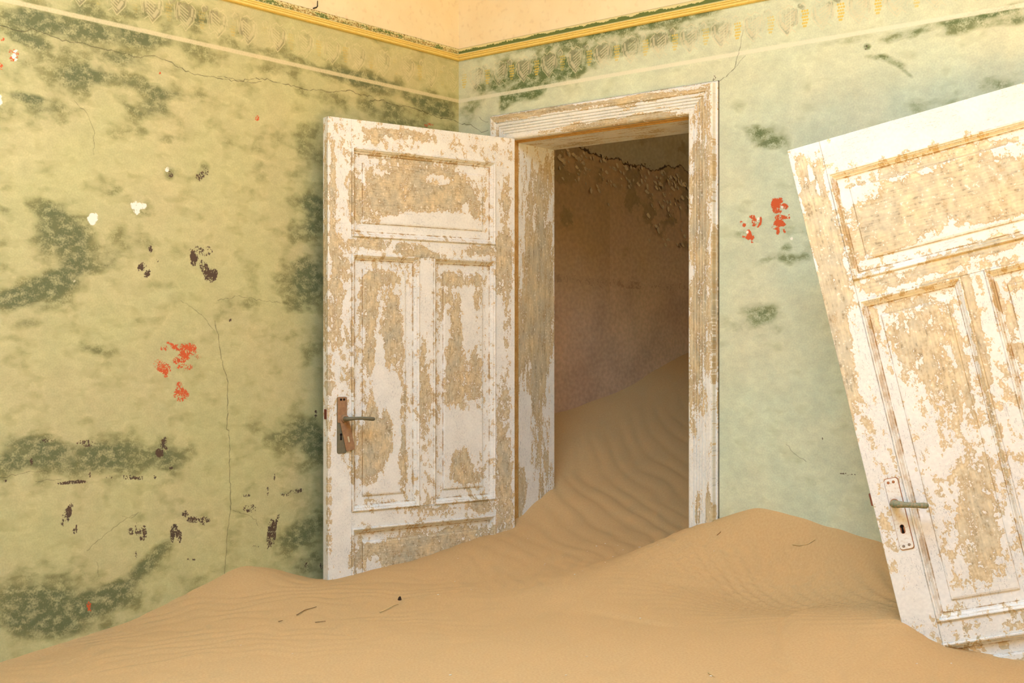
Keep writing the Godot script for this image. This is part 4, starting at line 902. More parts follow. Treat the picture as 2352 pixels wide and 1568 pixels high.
	box(st, Vector3(-0.35, wy1, ROOM_Z), Vector3(ROOM_X + 0.3, WALL_TOP, ROOM_Z + 0.3))
	box(st, Vector3(-0.35, wy0, ROOM_Z), Vector3(win[0], wy1, ROOM_Z + 0.3))
	box(st, Vector3(win[1], wy0, ROOM_Z), Vector3(ROOM_X + 0.3, wy1, ROOM_Z + 0.3))
	struct("wall_front", done(st), dusty, "wall with one window behind the camera", "wall")
	st = begin()
	var z0 := 1.4
	var z1 := 3.2
	box(st, Vector3(ROOM_X, FLOOR_BOTTOM, HALL_Z - 0.3), Vector3(ROOM_X + 0.3, 0.75, ROOM_Z))
	box(st, Vector3(ROOM_X, 2.7, HALL_Z - 0.3), Vector3(ROOM_X + 0.3, WALL_TOP, ROOM_Z))
	box(st, Vector3(ROOM_X, 0.75, HALL_Z - 0.3), Vector3(ROOM_X + 0.3, 2.7, -2.6))
	box(st, Vector3(ROOM_X, 0.75, -1.6), Vector3(ROOM_X + 0.3, 2.7, z0))
	box(st, Vector3(ROOM_X, 0.75, z1), Vector3(ROOM_X + 0.3, 2.7, ROOM_Z))
	struct("wall_right", done(st), dusty, "wall with the sunlit window right of the camera", "wall")

	st = begin()
	box(st, Vector3(-14, -0.4, ROOM_Z + 0.3), Vector3(20, FLOOR_BOTTOM + 0.15, 18))
	box(st, Vector3(ROOM_X + 0.3, -0.4, -14), Vector3(20, FLOOR_BOTTOM + 0.15, ROOM_Z + 0.3))
	struct("ground", done(st), mottled(128, 0.04, 15, Color8(212, 186, 132), Color8(204, 176, 122), Color8(222, 196, 146), 0.0, 3.0), "sunlit desert sand outside the windows", "sand")

	# the room beyond the doorway
	var bw := 900
	var bh := 700
	var beyond := beyond_material(bw, bh)
	st = begin()
	box(st, Vector3(-0.35, FLOOR_BOTTOM, HALL_Z), Vector3(0.0, WALL_TOP, -WALL_D - 0.001))
	var hall := struct("wall_beyond", done(st), mottled(256, 0.02, 14, Color8(150, 138, 116), Color8(140, 126, 104), Color8(120, 108, 88), 0.03, 0.9), "dim flaking brownish pink plaster wall of the room beyond the doorway", "wall")
	st = begin()
	quad(st, Vector3(0.001, 0.5, -WALL_D), Vector3(0.001, 0.5, HALL_Z), Vector3(0.001, 2.7, HALL_Z), Vector3(0.001, 2.7, -WALL_D), Vector2(0, 1), Vector2(1, 1), Vector2(1, 0), Vector2(0, 0))
	put("plaster", done(st), beyond, hall)
	# flakes of plaster curling off along the crack
	st = begin()
	var r := RandomNumberGenerator.new()
	r.seed = 77
	for k in 260:
		var z := -r.randf_range(0.5, 2.0)
		var y := 2.17 - absf(r.randfn(0.0, 0.07)) + (0.02 if k % 9 == 0 else 0.0)
		if k % 4 == 0:
			z = -r.randf_range(1.35, 1.95)
			y = r.randf_range(1.8, 2.15)
		var s := r.randf_range(0.006, 0.019)
		var turn := r.randf_range(-0.8, 0.8)
		var lift := r.randf_range(0.3, 0.9) * s
		var c := Vector3(0.003, y, z)
		var u := Vector3(0, sin(turn), cos(turn)) * s
		var v := Vector3(0, cos(turn), -sin(turn)) * s * r.randf_range(0.5, 0.9)
		var p := [c + u * 0.5 + v, c - u * 0.5 + v * 0.9, c - u * 0.6 - v * 0.2 + Vector3(lift * 0.4, 0, 0), c + u * 0.55 - v * 0.1 + Vector3(lift * 0.4, 0, 0), c - u * 0.35 - v * 0.9 + Vector3(lift, 0, 0), c + u * 0.3 - v + Vector3(lift, 0, 0)]
		quad(st, p[2], p[3], p[0], p[1])
		quad(st, p[4], p[5], p[3], p[2])
		quad(st, p[1], p[0], p[3], p[2])
		quad(st, p[2], p[3], p[5], p[4])
	var flakes := put("peeling_flakes", done(st), plain(Color8(196, 172, 138), 0.9), hall, "curling plaster flakes along the crack")
	flakes.set_meta("kind", "stuff")
	st = begin()
	box(st, Vector3(-0.35, FLOOR_BOTTOM, HALL_Z - 0.3), Vector3(ROOM_X, WALL_TOP, HALL_Z))
	struct("wall_far", done(st), dusty, "far wall of the room beyond the doorway", "wall")

	# plain window linings
	var paint := plain(Color8(226, 218, 202), 0.6)
	var holes := [[Vector3(win[0], wy0, ROOM_Z + 0.06), Vector3(win[1], wy1, ROOM_Z + 0.26)], [Vector3(ROOM_X + 0.06, 0.75, z0), Vector3(ROOM_X + 0.26, 2.7, z1)]]
	for k in 2:
		var lo: Vector3 = holes[k][0]
		var hi: Vector3 = holes[k][1]
		var o := Node3D.new()
		o.name = "window_%d" % (k + 1)
		add_child(o)
		tag(o, ["empty window opening behind the camera", "empty window opening in the right wall"][k], "window", "", "structure")
		st = begin()
		box(st, lo, Vector3(hi.x, lo.y + 0.04, hi.z))
		box(st, Vector3(lo.x, hi.y - 0.04, lo.z), hi)
		if k < 1:
			box(st, lo, Vector3(lo.x + 0.04, hi.y, hi.z))
			box(st, Vector3(hi.x - 0.04, lo.y, lo.z), hi)
		else:
			box(st, lo, Vector3(hi.x, hi.y, lo.z + 0.04))
			box(st, Vector3(lo.x, lo.y, hi.z - 0.04), hi)
		put("window_frame", done(st), paint, o)

func stripe_material(seed_: int, grimy: bool) -> StandardMaterial3D:
	var w := 1600
	var h := 24
	var n := noise(w, h, 0.02, seed_, 3, 1.0, 0.6)
	var f := noise(w, h, 0.12, seed_ + 1, 3)
	var rgb := PackedByteArray()
	rgb.resize(w * h * 3)
	var pale := Color8(216, 204, 150)
	for y in h:
		for x in w:
			var i := y * w + x
			var v := (y + 0.5) / h
			var k := n[i] / 255.0 - 0.5
			var q := f[i] / 255.0 - 0.5
			var c := pale
			var edge_ := 0.42 + k * 0.5 + q * 0.25
			if v > edge_ and v < 0.93:
				c = Color8(104, 116, 62)
				if grimy:
					c = c.lerp(Color8(160, 122, 62), clampf(0.65 + k * 3.0, 0, 1)).lerp(pale, clampf(0.45 + q * 2.5 + k, 0, 1))
			elif grimy and q > 0.14:
				c = Color8(148, 118, 62)
			if v < 0.07:
				c = c.darkened(0.25)
			rgb[i * 3] = c.r8
			rgb[i * 3 + 1] = c.g8
			rgb[i * 3 + 2] = c.b8
	var m := surface(texture(w, h, rgb), null, 0.0, 0.85)
	m.uv1_scale = Vector3(1.0 / 2.4, 1.0, 1)
	return m

func beyond_material(w: int, h: int) -> StandardMaterial3D:
	# u runs 3.16 m into the far room, v from y 2.7 down to 0.5
	var fbm := noise(w, h, 0.010, 91, 5)
	var fine := noise(w, h, 0.12, 92, 4)
	var cell := noise(w, h, 0.05, 93, 1, 1.0, 1.0, FastNoiseLite.TYPE_CELLULAR, 24.0)
	var low := noise(w, h, 0.004, 94, 3)
	var rgb := PackedByteArray()
	rgb.resize(w * h * 3)
	var hgt := PackedByteArray()
	hgt.resize(w * h)
	for y in h:
		var wy := 2.7 - 2.2 * (y + 0.5) / h
		for x in w:
			var i := y * w + x
			var z := 3.16 * (x + 0.5) / w + 0.24
			var n := fbm[i] / 255.0 - 0.5
			var q := fine[i] / 255.0 - 0.5
			var c := cell[i] / 255.0 - 0.5
			var l := low[i] / 255.0
			var line := 2.195 + n * 0.07 + q * 0.012 + sin(z * 9.0) * 0.008
			var col := Color8(202, 170, 136).lerp(Color8(194, 158, 130), clampf(l * 1.5 - 0.3, 0, 1))
			var height := 150.0 + q * 60.0
			# brown damp under the crack, fading downwards
			var damp := clampf((wy - 1.62) / 0.45 + n * 0.9 + (0.35 if z < 1.05 else 0.0), 0.0, 1.0)
			col = col.lerp(Color8(156, 126, 86), damp * 0.7)
			var loss := clampf(((wy - 1.75) * 1.5 + c * 1.0 + n * 1.1 + (z - 1.5) * 0.3 - 0.48) * 6.0, 0.0, 1.0)
			if wy > line:
				col = Color8(168, 152, 124).lerp(Color8(150, 132, 102), clampf(n * 2.0 + 0.3, 0, 1))
				loss = clampf((c + n * 1.2 - 0.35) * 6.0, 0.0, 1.0)
			col = col.lerp(Color8(134, 114, 80), loss * 0.7)
			height -= 90.0 * loss
			var near := absf(wy - line)
			if near < 0.002 + 0.014 * maxf(0.0, c + q * 0.6):
				col = col.lerp(Color8(62, 44, 24), 0.85)
				height -= 90.0
			# a chalky line lower down
			if absf(wy - 1.60 - n * 0.05) < 0.018 and q + c * 0.4 > 0.12:
				col = col.lerp(Color8(130, 104, 82), 0.4)
			col = col * (1.0 + q * 0.14 + n * 0.14)
			rgb[i * 3] = clampi(int(col.r * 255.0), 0, 255)
			rgb[i * 3 + 1] = clampi(int(col.g * 255.0), 0, 255)
			rgb[i * 3 + 2] = clampi(int(col.b * 255.0), 0, 255)
			hgt[i] = clampi(int(height), 0, 255)
	return surface(texture(w, h, rgb), grey(w, h, hgt), 0.25, 0.9)

# ------------------------------------------------------------------ doorway frame
func build_frame() -> void:
	# one sheet of flaking paint in columns of 0.1 m: left and right leg, head, and 0.26 m each for the jamb and the soffit
	var w := 640
	var h := 1400
	var k := 640.0 / 0.86
	var fld := field(w, h, k, 1400.0 / 2.3, [0.16, 0.6, 33.3, 0, 0, 2, 0.6, 0.18, 0.35, 33.3, 0, 0, 3.333, 0.5, 0.15, 0.9, 25, 0, 0, 2, 0.45, 0.2, 0.9, 50, 0, 0, 1, 0.3, 0.13, 0.8, 50, 0, 0, 2, 0.15, 0.16, 1.5, 20, 0, 0, 3.333, -0.5, 0.195, 1.62, 62.5, 0, 0, 6.667, 1.2, 0.15, 1.58, 83.3, 0, 0, 12.5, 0.9, 0.14, 1.3, 33.3, 0, 0, 3.333, 0.1, 0.31, 0.45, 83.3, 0, 0, 4, 1.2, 0.3, 0.85, 66.7, 0, 0, 3.333, 0.9, 0.225, 0.9, 50, 0, 0, 3.333, 1, 0.235, 0.7, 50, 0, 0, 3.333, 0.6, 0.31, 0.2, 100, 0, 0, 20, 0.6, 0.27, 0.5, 33.3, 0, 0, 2.5, -0.7, 0.25, 0.25, 33.3, 0, 0, 10, -0.2, 0.03, 0.3, 33.3, 0, 0, 5, -0.2, 0.46, 0.55, 20, 0, 0, 4, 0.9, 0.52, 0.6, 20, 0, 0, 2.857, 0.8, 0.4, 0.5, 25, 0, 0, 5, 0.3, 0.5, 0.85, 14.3, 0, 0, 4, 1.1, 0.45, 1, 12.5, 0, 0, 4, 1, 0.4, 0.8, 33.3, 0, 0, 5, 0.7, 0.39, 1.05, 33.3, 0, 0, 6.667, 0.4, 0.52, 1.25, 25, 0, 0, 5, 0.5, 0.46, 1.35, 33.3, 0, 0, 5, 0.8, 0.4, 1.3, 25, 0, 0, 5, -0.6, 0.55, 1.3, 50, 0, 0, 5, -0.4, 0.38, 1.55, 33.3, 0, 0, 10, 1, 0.5, 1.6, 50, 0, 0, 11.1, 0.9, 0.54, 1.55, 66.7, 0, 0, 10, 0.8, 0.45, 1.62, 33.3, 0, 0, 5, -0.5, 0.36, 1, 66.7, 0, 0, 1.25, 0.3, 0.7, 0.6, 12.5, 0, 0, 2, 0.1, 0.62, 0.7, 50, 0, 0, 2.5, -0.3, 0.8, 0.45, 33.3, 0, 0, 6.667, 0.8], 0.8)
	var none := PackedByteArray()
	none.resize(w * h)
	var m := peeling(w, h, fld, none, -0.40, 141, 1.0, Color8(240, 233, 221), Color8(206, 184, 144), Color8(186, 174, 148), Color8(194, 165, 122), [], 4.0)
	m.heightmap_scale = 0.12
	var ochre := mottled(128, 0.05, 151, Color8(204, 164, 100), Color8(190, 146, 82), Color8(220, 190, 138), 0.03, 0.2)  # ochre tone of the narrow rebate strips
	var o := Node3D.new()
	o.name = "door_1"
	add_child(o)
	tag(o, "doorway frame of flaking white fluted wood leading to the dim sand-filled room", "door frame", "", "structure")
	var prof := [[0.0, -0.02], [0.0, 0.020], [0.004, 0.025], [0.009, 0.027], [0.022, 0.027], [0.0245, 0.0225], [0.027, 0.0265], [0.033, 0.0265], [0.0355, 0.022], [0.038, 0.0265], [0.044, 0.0265], [0.0465, 0.022], [0.049, 0.0265], [0.055, 0.0265], [0.0575, 0.022], [0.060, 0.0265], [0.068, 0.027], [0.0705, 0.024], [0.073, 0.029], [0.090, 0.032], [0.097, 0.031], [0.100, 0.027], [0.100, 0.008], [0.107, 0.007], [0.107, 0.0]]
	var low := 0.2
	var legs := [begin(), begin(), begin()]
	var U := func(col: float, across: float, along: float) -> Vector2: return Vector2((col + across) / 0.86, along / 2.3)
	for i in prof.size() - 1:
		var s0: float = prof[i][0]
		var z0: float = prof[i][1]
		var s1: float = prof[i + 1][0]
		var z1: float = prof[i + 1][1]
		var top0 := OPEN_H + s0
		var top1 := OPEN_H + s1
		# left leg, right leg, head
		quad(legs[0], Vector3(OPEN_A - s1, low, z1), Vector3(OPEN_A - s0, low, z0), Vector3(OPEN_A - s0, top0, z0), Vector3(OPEN_A - s1, top1, z1), U.call(0.0, s1, 2.3 - low), U.call(0.0, s0, 2.3 - low), U.call(0.0, s0, 2.3 - top0), U.call(0.0, s1, 2.3 - top1))
		quad(legs[1], Vector3(OPEN_B + s0, low, z0), Vector3(OPEN_B + s1, low, z1), Vector3(OPEN_B + s1, top1, z1), Vector3(OPEN_B + s0, top0, z0), U.call(0.11, s0, 2.3 - low), U.call(0.11, s1, 2.3 - low), U.call(0.11, s1, 2.3 - top1), U.call(0.11, s0, 2.3 - top0))
		quad(legs[2], Vector3(OPEN_A - s0, top0, z0), Vector3(OPEN_B + s0, top0, z0), Vector3(OPEN_B + s1, top1, z1), Vector3(OPEN_A - s1, top1, z1), U.call(0.22, s0, OPEN_A - s0), U.call(0.22, s0, OPEN_B + s0), U.call(0.22, s1, OPEN_B + s1), U.call(0.22, s1, OPEN_A - s1))
	put("architrave_leg", done(legs[0]), m, o, "left architrave leg behind the open door")
	put("architrave_leg", done(legs[1]), m, o, "right architrave leg with streaks of bare wood")
	put("architrave_head", done(legs[2]), m, o, "fluted architrave across the top")
	# dark strip painting the shadow line of the open gap between frame and plaster
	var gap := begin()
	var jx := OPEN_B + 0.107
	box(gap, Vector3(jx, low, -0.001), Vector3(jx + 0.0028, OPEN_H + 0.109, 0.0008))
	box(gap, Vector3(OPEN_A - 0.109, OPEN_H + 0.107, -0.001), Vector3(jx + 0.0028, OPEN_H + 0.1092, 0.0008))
	put("gap_shadow_line", done(gap), plain(Color8(84, 70, 46), 0.95), o)
	# rebates and linings
	var st := begin()
	var back := -WALL_D - 0.005
	var xl := OPEN_A + 0.008
	var xr := OPEN_B - 0.008
	var yt := 2.0945
	quad(st, Vector3(xl, low, -0.018), Vector3(xl, low, back), Vector3(xl, yt, back), Vector3(xl, yt, -0.018), U.call(0.33, 0.035, 2.3 - low), U.call(0.33, 0.245, 2.3 - low), U.call(0.33, 0.245, 2.3 - yt), U.call(0.33, 0.035, 2.3 - yt))
	quad(st, Vector3(xl, low, back), Vector3(xl - 0.06, low, back), Vector3(xl - 0.06, yt + 0.05, back), Vector3(xl, yt, back))
	put("jamb_lining", done(st), m, o, "left jamb board with grey bare wood down the middle")
	st = begin()
	quad(st, Vector3(xr, low, back), Vector3(xr, low, -0.018), Vector3(xr, yt, -0.018), Vector3(xr, yt, back), U.call(0.33, 0.245, 2.3 - low), U.call(0.33, 0.035, 2.3 - low), U.call(0.33, 0.035, 2.3 - yt), U.call(0.33, 0.245, 2.3 - yt))
	quad(st, Vector3(xr + 0.06, low, back), Vector3(xr, low, back), Vector3(xr, yt, back), Vector3(xr + 0.06, yt + 0.05, back))
	put("jamb_lining", done(st), m, o)
	st = begin()
	quad(st, Vector3(xl, yt, back), Vector3(xr, yt, back), Vector3(xr, yt, -0.018), Vector3(xl, yt, -0.018), U.call(0.60, 0.245, xl), U.call(0.60, 0.245, xr), U.call(0.60, 0.035, xr), U.call(0.60, 0.035, xl))
	quad(st, Vector3(xl - 0.06, yt + 0.05, back), Vector3(xr + 0.06, yt + 0.05, back), Vector3(xr, yt, back), Vector3(xl, yt, back))
	put("head_lining", done(st), m, o, "board across the top of the doorway")
	st = begin()
	box(st, Vector3(OPEN_A - 0.012, low, -0.045), Vector3(OPEN_A + 0.001, yt + 0.012, -0.0))
	box(st, Vector3(OPEN_A - 0.012, low, -0.05), Vector3(xl - 0.0005, yt, -0.017))
	box(st, Vector3(OPEN_B - 0.001, low, -0.045), Vector3(OPEN_B + 0.012, yt + 0.012, -0.0))
	box(st, Vector3(xr + 0.0005, low, -0.05), Vector3(OPEN_B + 0.012, yt, -0.017))
	box(st, Vector3(OPEN_A, yt + 0.006, -0.05), Vector3(OPEN_B, yt + 0.014, -0.0))
	box(st, Vector3(OPEN_A, yt + 0.0005, -0.05), Vector3(OPEN_B, yt + 0.012, -0.017))
	put("rebate", done(st), ochre, o, "ochre rebate where the door closes")

# ------------------------------------------------------------------ doors
func build_doors() -> void:
	var w := 620
	var h := 1613
	var across := PackedByteArray()
	across.resize(w * h)
	for y in h:
		var v := 2.1 * y / h
		for x in w:
			var u := DOOR_W * x / w
			if u > 0.093 and u < 0.714 and (v < 0.474 or v > 1.384):
				across[y * w + x] = 255
	# crease shade and grime painted along the mouldings, heaviest where they meet the panels
	var shade_dirt := []
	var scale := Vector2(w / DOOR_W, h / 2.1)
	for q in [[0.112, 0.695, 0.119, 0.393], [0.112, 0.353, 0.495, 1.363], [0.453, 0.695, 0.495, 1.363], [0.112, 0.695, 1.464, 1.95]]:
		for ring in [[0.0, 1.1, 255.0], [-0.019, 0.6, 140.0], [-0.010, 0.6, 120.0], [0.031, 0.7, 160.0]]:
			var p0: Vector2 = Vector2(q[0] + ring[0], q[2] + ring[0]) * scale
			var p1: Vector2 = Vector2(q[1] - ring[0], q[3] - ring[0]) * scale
			shade_dirt.append([p0.x, p0.y, p1.x, p0.y, ring[1], ring[2] * 0.8])
			shade_dirt.append([p0.x, p1.y, p1.x, p1.y, ring[1], ring[2]])
			shade_dirt.append([p0.x, p0.y, p0.x, p1.y, ring[1] * 1.4, ring[2]])
			shade_dirt.append([p1.x, p0.y, p1.x, p1.y, ring[1], ring[2] * 0.7])
		shade_dirt.append([(q[0] - 0.009) * scale.x, q[2] * scale.y, (q[0] - 0.009) * scale.x, q[3] * scale.y, 4.5, 105.0])
	var fa := field(w, h, w / DOOR_W, h / 2.1, [0.293, 0.033, 6.457, 0.651, 1.461, 57.5, 1.1, 0.181, 0.06, 25.5, 0, 4.533, 46, 0.9, 0.443, 0.046, 10.6, 1.518, -0.79, 123.6, 0.4, 0.598, 0.047, 12.7, 1.86, -0.779, 121.2, 0.3, 0.781, 0.055, 80.3, 0, 1.372, 14.9, 0.5, 0.019, 0.277, 83.8, 0, 0.392, 5.488, 1, 0.016, 0.444, 48.9, 0, 1.07, 22, 0.9, 0.036, 0.489, 36.5, 0, 0.559, 13.1, 0.9, 0.028, 0.656, 36.6, 0, 0.146, 7.308, 0.8, 0.054, 0.564, 29.1, 0, 0.423, 13.1, 0.5, 0.011, 0.854, 58.8, 0, -0.056, 8.241, 0.6, 0.006, 1.036, 117.8, 0, -0.173, 5.498, 0.6, 0.006, 1.339, 117.8, 0, -0.319, 4.398, 0.5, 0.062, 0.778, 36.2, 0, 0.038, 10.9, 0.5, 0.071, 0.9, 41.3, 0, -0.424, 32.7, 0.5, 0.08, 0.226, 72.1, 0, 1.013, 13.1, 0.5, 0.1, 0.271, 63.8, 0, 0.516, 7.238, 0.8, 0.088, 0.44, 28.8, 0, 3.179, 65.2, 0.5, 0.097, 0.962, 71.8, 0, -0.069, 3.258, 0.5, 0.1, 1.177, 71.7, 0, -0.407, 8.142, 0.8, 0.093, 1.529, 95.8, 0, -0.793, 8.15, 0.4, 0.367, 0.22, 4.294, 0.263, 0.353, 11.4, 1.5, 0.203, 0.295, 9.309, 0, 1.08, 16.1, 0.8, 0.579, 0.269, 12.7, 0, 0.823, 12.2, 0.7, 0.501, 0.336, 7.404, 0.77, -0.47, 34.2, -1.6, 0.579, 0.302, 36.2, 0, 1.932, 30.6, -0.8, 0.266, 0.35, 21.2, 2.136, -0.846, 52.9, -1.2, 0.462, 0.184, 15.4, 2.543, -1.997, 51.3, -1.6, 0.21, 0.176, 39.8, 0, 6.649, 80.2, -0.8, 0.312, 0.122, 4.96, 0.502, 1.249, 90.1, 0.7, 0.367, 0.376, 3.574, 0.219, 0.842, 78.5, -0.9, 0.125, 0.269, 71.3, 0, 0.579, 8.116, 0.5, 0.67, 0.214, 61.9, 0, 0.635, 8.645, 0.5, 0.715, 0.227, 81.7, 0, 0.477, 6.687, -0.6, 0.769, 0.215, 53.7, 0, 0.865, 12, 0.9, 0.754, 0.274, 48.5, 0, 0.976, 15, 0.6, 0.766, 0.424, 22, 0, 0.558, 12, 1, 0.76, 0.541, 22, 0, 0.322, 9.975, 1.1, 0.744, 0.408, 34.7, 0, 0.974, 20, 0.6, 0.771, 0.708, 48.3, 0, 0.117, 9.962, 0.5, 0.729, 0.742, 48.8, 0, 0.057, 7.51, -0.5, 0.798, 0.641, 120, 0, 0.04, 1.986, -0.6, 0.756, 1.109, 30.3, 0, -0.205, 5.444, 0.9, 0.752, 1.276, 24.3, 0, -0.581, 9.985, 1, 0.76, 1.41, 24.2, 0, -0.744, 9.975, 1.2, 0.658, 1.403, 17.7, 0, -2.827, 37.9, 1.2, 0.185, 0.436, 11.2, 0.899, -0.653, 53.5, 1, 0.349, 0.451, 11.9, 1.464, -1.97, 44.8, 1, 0.414, 0.469, 17.6, 0, 2.686, 62.5, 0.9, 0.638, 0.438, 14.7, 0, 2.311, 50.6, 1, 0.501, 0.428, 12.9, 0, 2.949, 61.8, -0.4, 0.401, 0.537, 37.9, 0, 0.538, 15.7, -0.9, 0.397, 0.681, 37.9, 0, 0.165, 10.4, -0.4, 0.39, 0.904, 53.2, 0, -0.102, 7.838, 0.6, 0.401, 1.016, 37.9, 0, -0.285, 10.4, 0.8, 0.39, 1.143, 44.3, 0, -0.458, 10.5, 0.5, 0.414, 1.288, 44, 0, -0.649, 10.4, 0.2, 0.185, 0.56, 11.2, 0, 1.485, 46, 0.4, 0.167, 0.638, 28.2, 0, 0.237, 10.8, 1.1, 0.221, 0.559, 13.9, 0, 1.035, 32.1, 0.7, 0.239, 0.683, 13.8, 0, 0.169, 10.7, 0.5, 0.266, 0.777, 25, 0, 0.025, 7.08, 1.2, 0.176, 0.808, 40.2, 0, -0.007, 10.7, 0.9, 0.212, 0.917, 46.4, 0, -0.096, 6.418, -0.9, 0.158, 0.901, 56.5, 0, -0.14, 10.8, 0.6, 0.266, 0.965, 39.2, 0, -0.225, 10.6, -0.9, 0.312, 0.966, 67.8, 0, -0.112, 5.279, 0.8, 0.176, 1.01, 31.2, 0, -0.441, 16.1, 0.7, 0.203, 1.135, 14.7, 0, -0.402, 9.179, 1.4, 0.167, 1.242, 22.6, 0, -0.939, 16.1, 0.8, 0.257, 1.255, 39.3, 0, -0.945, 16, -0.8, 0.221, 1.307, 13.9, 0, -3.548, 53.4, -0.7, 0.312, 1.219, 54.3, 0, -0.428, 7.918, 0.8, 0.279, 1.123, 60.8, 0, -0.443, 10.6, -0.6, 0.221, 1.354, 13.9, 0, -7.755, 106.8, 0.6, 0.559, 0.548, 10.2, 0, 1.101, 34.1, 1, 0.491, 0.631, 51.8, 0, 0.227, 10.3, 0.6, 0.536, 0.695, 32, 0, 0.094, 6.839, 1, 0.638, 0.611, 49.9, 0, 0.292, 12.2, 0.8, 0.598, 0.71, 36, 0, 0.102, 8.723, -0.9, 0.501, 0.711, 64.6, 0, 0.145, 12.4, -0.8, 0.536, 0.906, 21.4, 0, -0.1, 7.694, 1.3, 0.608, 0.874, 35.9, 0, -0.108, 12.2, 0.8, 0.638, 0.94, 49.9, 0, -0.115, 6.751, 0.6, 0.462, 0.905, 65.3, 0, -0.05, 3.883, 0.5, 0.589, 1.005, 25.3, 0, -0.387, 15.3, 0.7, 0.53, 1.109, 15.1, 0, -0.476, 12.3, -1.2, 0.618, 1.12, 31.4, 0, -0.403, 10.2, -0.9, 0.569, 1.241, 23.1, 0, -0.768, 13.9, 1.3, 0.598, 1.292, 16.8, 0, -2.673, 43.6, 0.9, 0.53, 1.279, 28.5, 0, -2.319, 38.5, 0.5, 0.501, 1.342, 10.3, 0, -7.055, 103, -0.3, 0.424, 1.393, 8.788, 0, -7.873, 104.1, 0.7, 0.443, 1.411, 13.1, 0, -6.051, 77.9, 0.5, 0.221, 1.417, 7.941, 0, -5.18, 64.1, -0.8, 0.598, 1.488, 8.452, -1.064, 0.053, 60.7, 0.6, 0.221, 1.476, 9.308, -0.745, -2.237, 79.9, 0.3, 0.367, 1.543, 4.14, -0.673, 0.439, 18.3, 1.6, 0.579, 1.519, 10.1, 0, -2.12, 23.5, 1.2, 0.185, 1.575, 31.2, 0, -2.992, 29.3, -0.9, 0.181, 1.514, 21.6, 0, -10.1, 107.4, 0.6, 0.367, 1.484, 4.482, -0.548, 0.147, 104.2, 0.1, 0.054, 1.418, 26.4, 0, -0.494, 5.959, -0.9, 0.036, 1.25, 48.7, 0, -0.99, 16.4, -0.3, 0.106, 1.115, 71.6, 0, -0.906, 21.7, 0.5, 0.719, 1.499, 27.2, 0, -2.585, 30.1, 0.9], 0.8)
	var ma := peeling(w, h, fa, across, -0.40, 201, 1.0, Color8(242, 235, 224), Color8(214, 191, 151), Color8(190, 178, 152), Color8(194, 165, 124), shade_dirt)
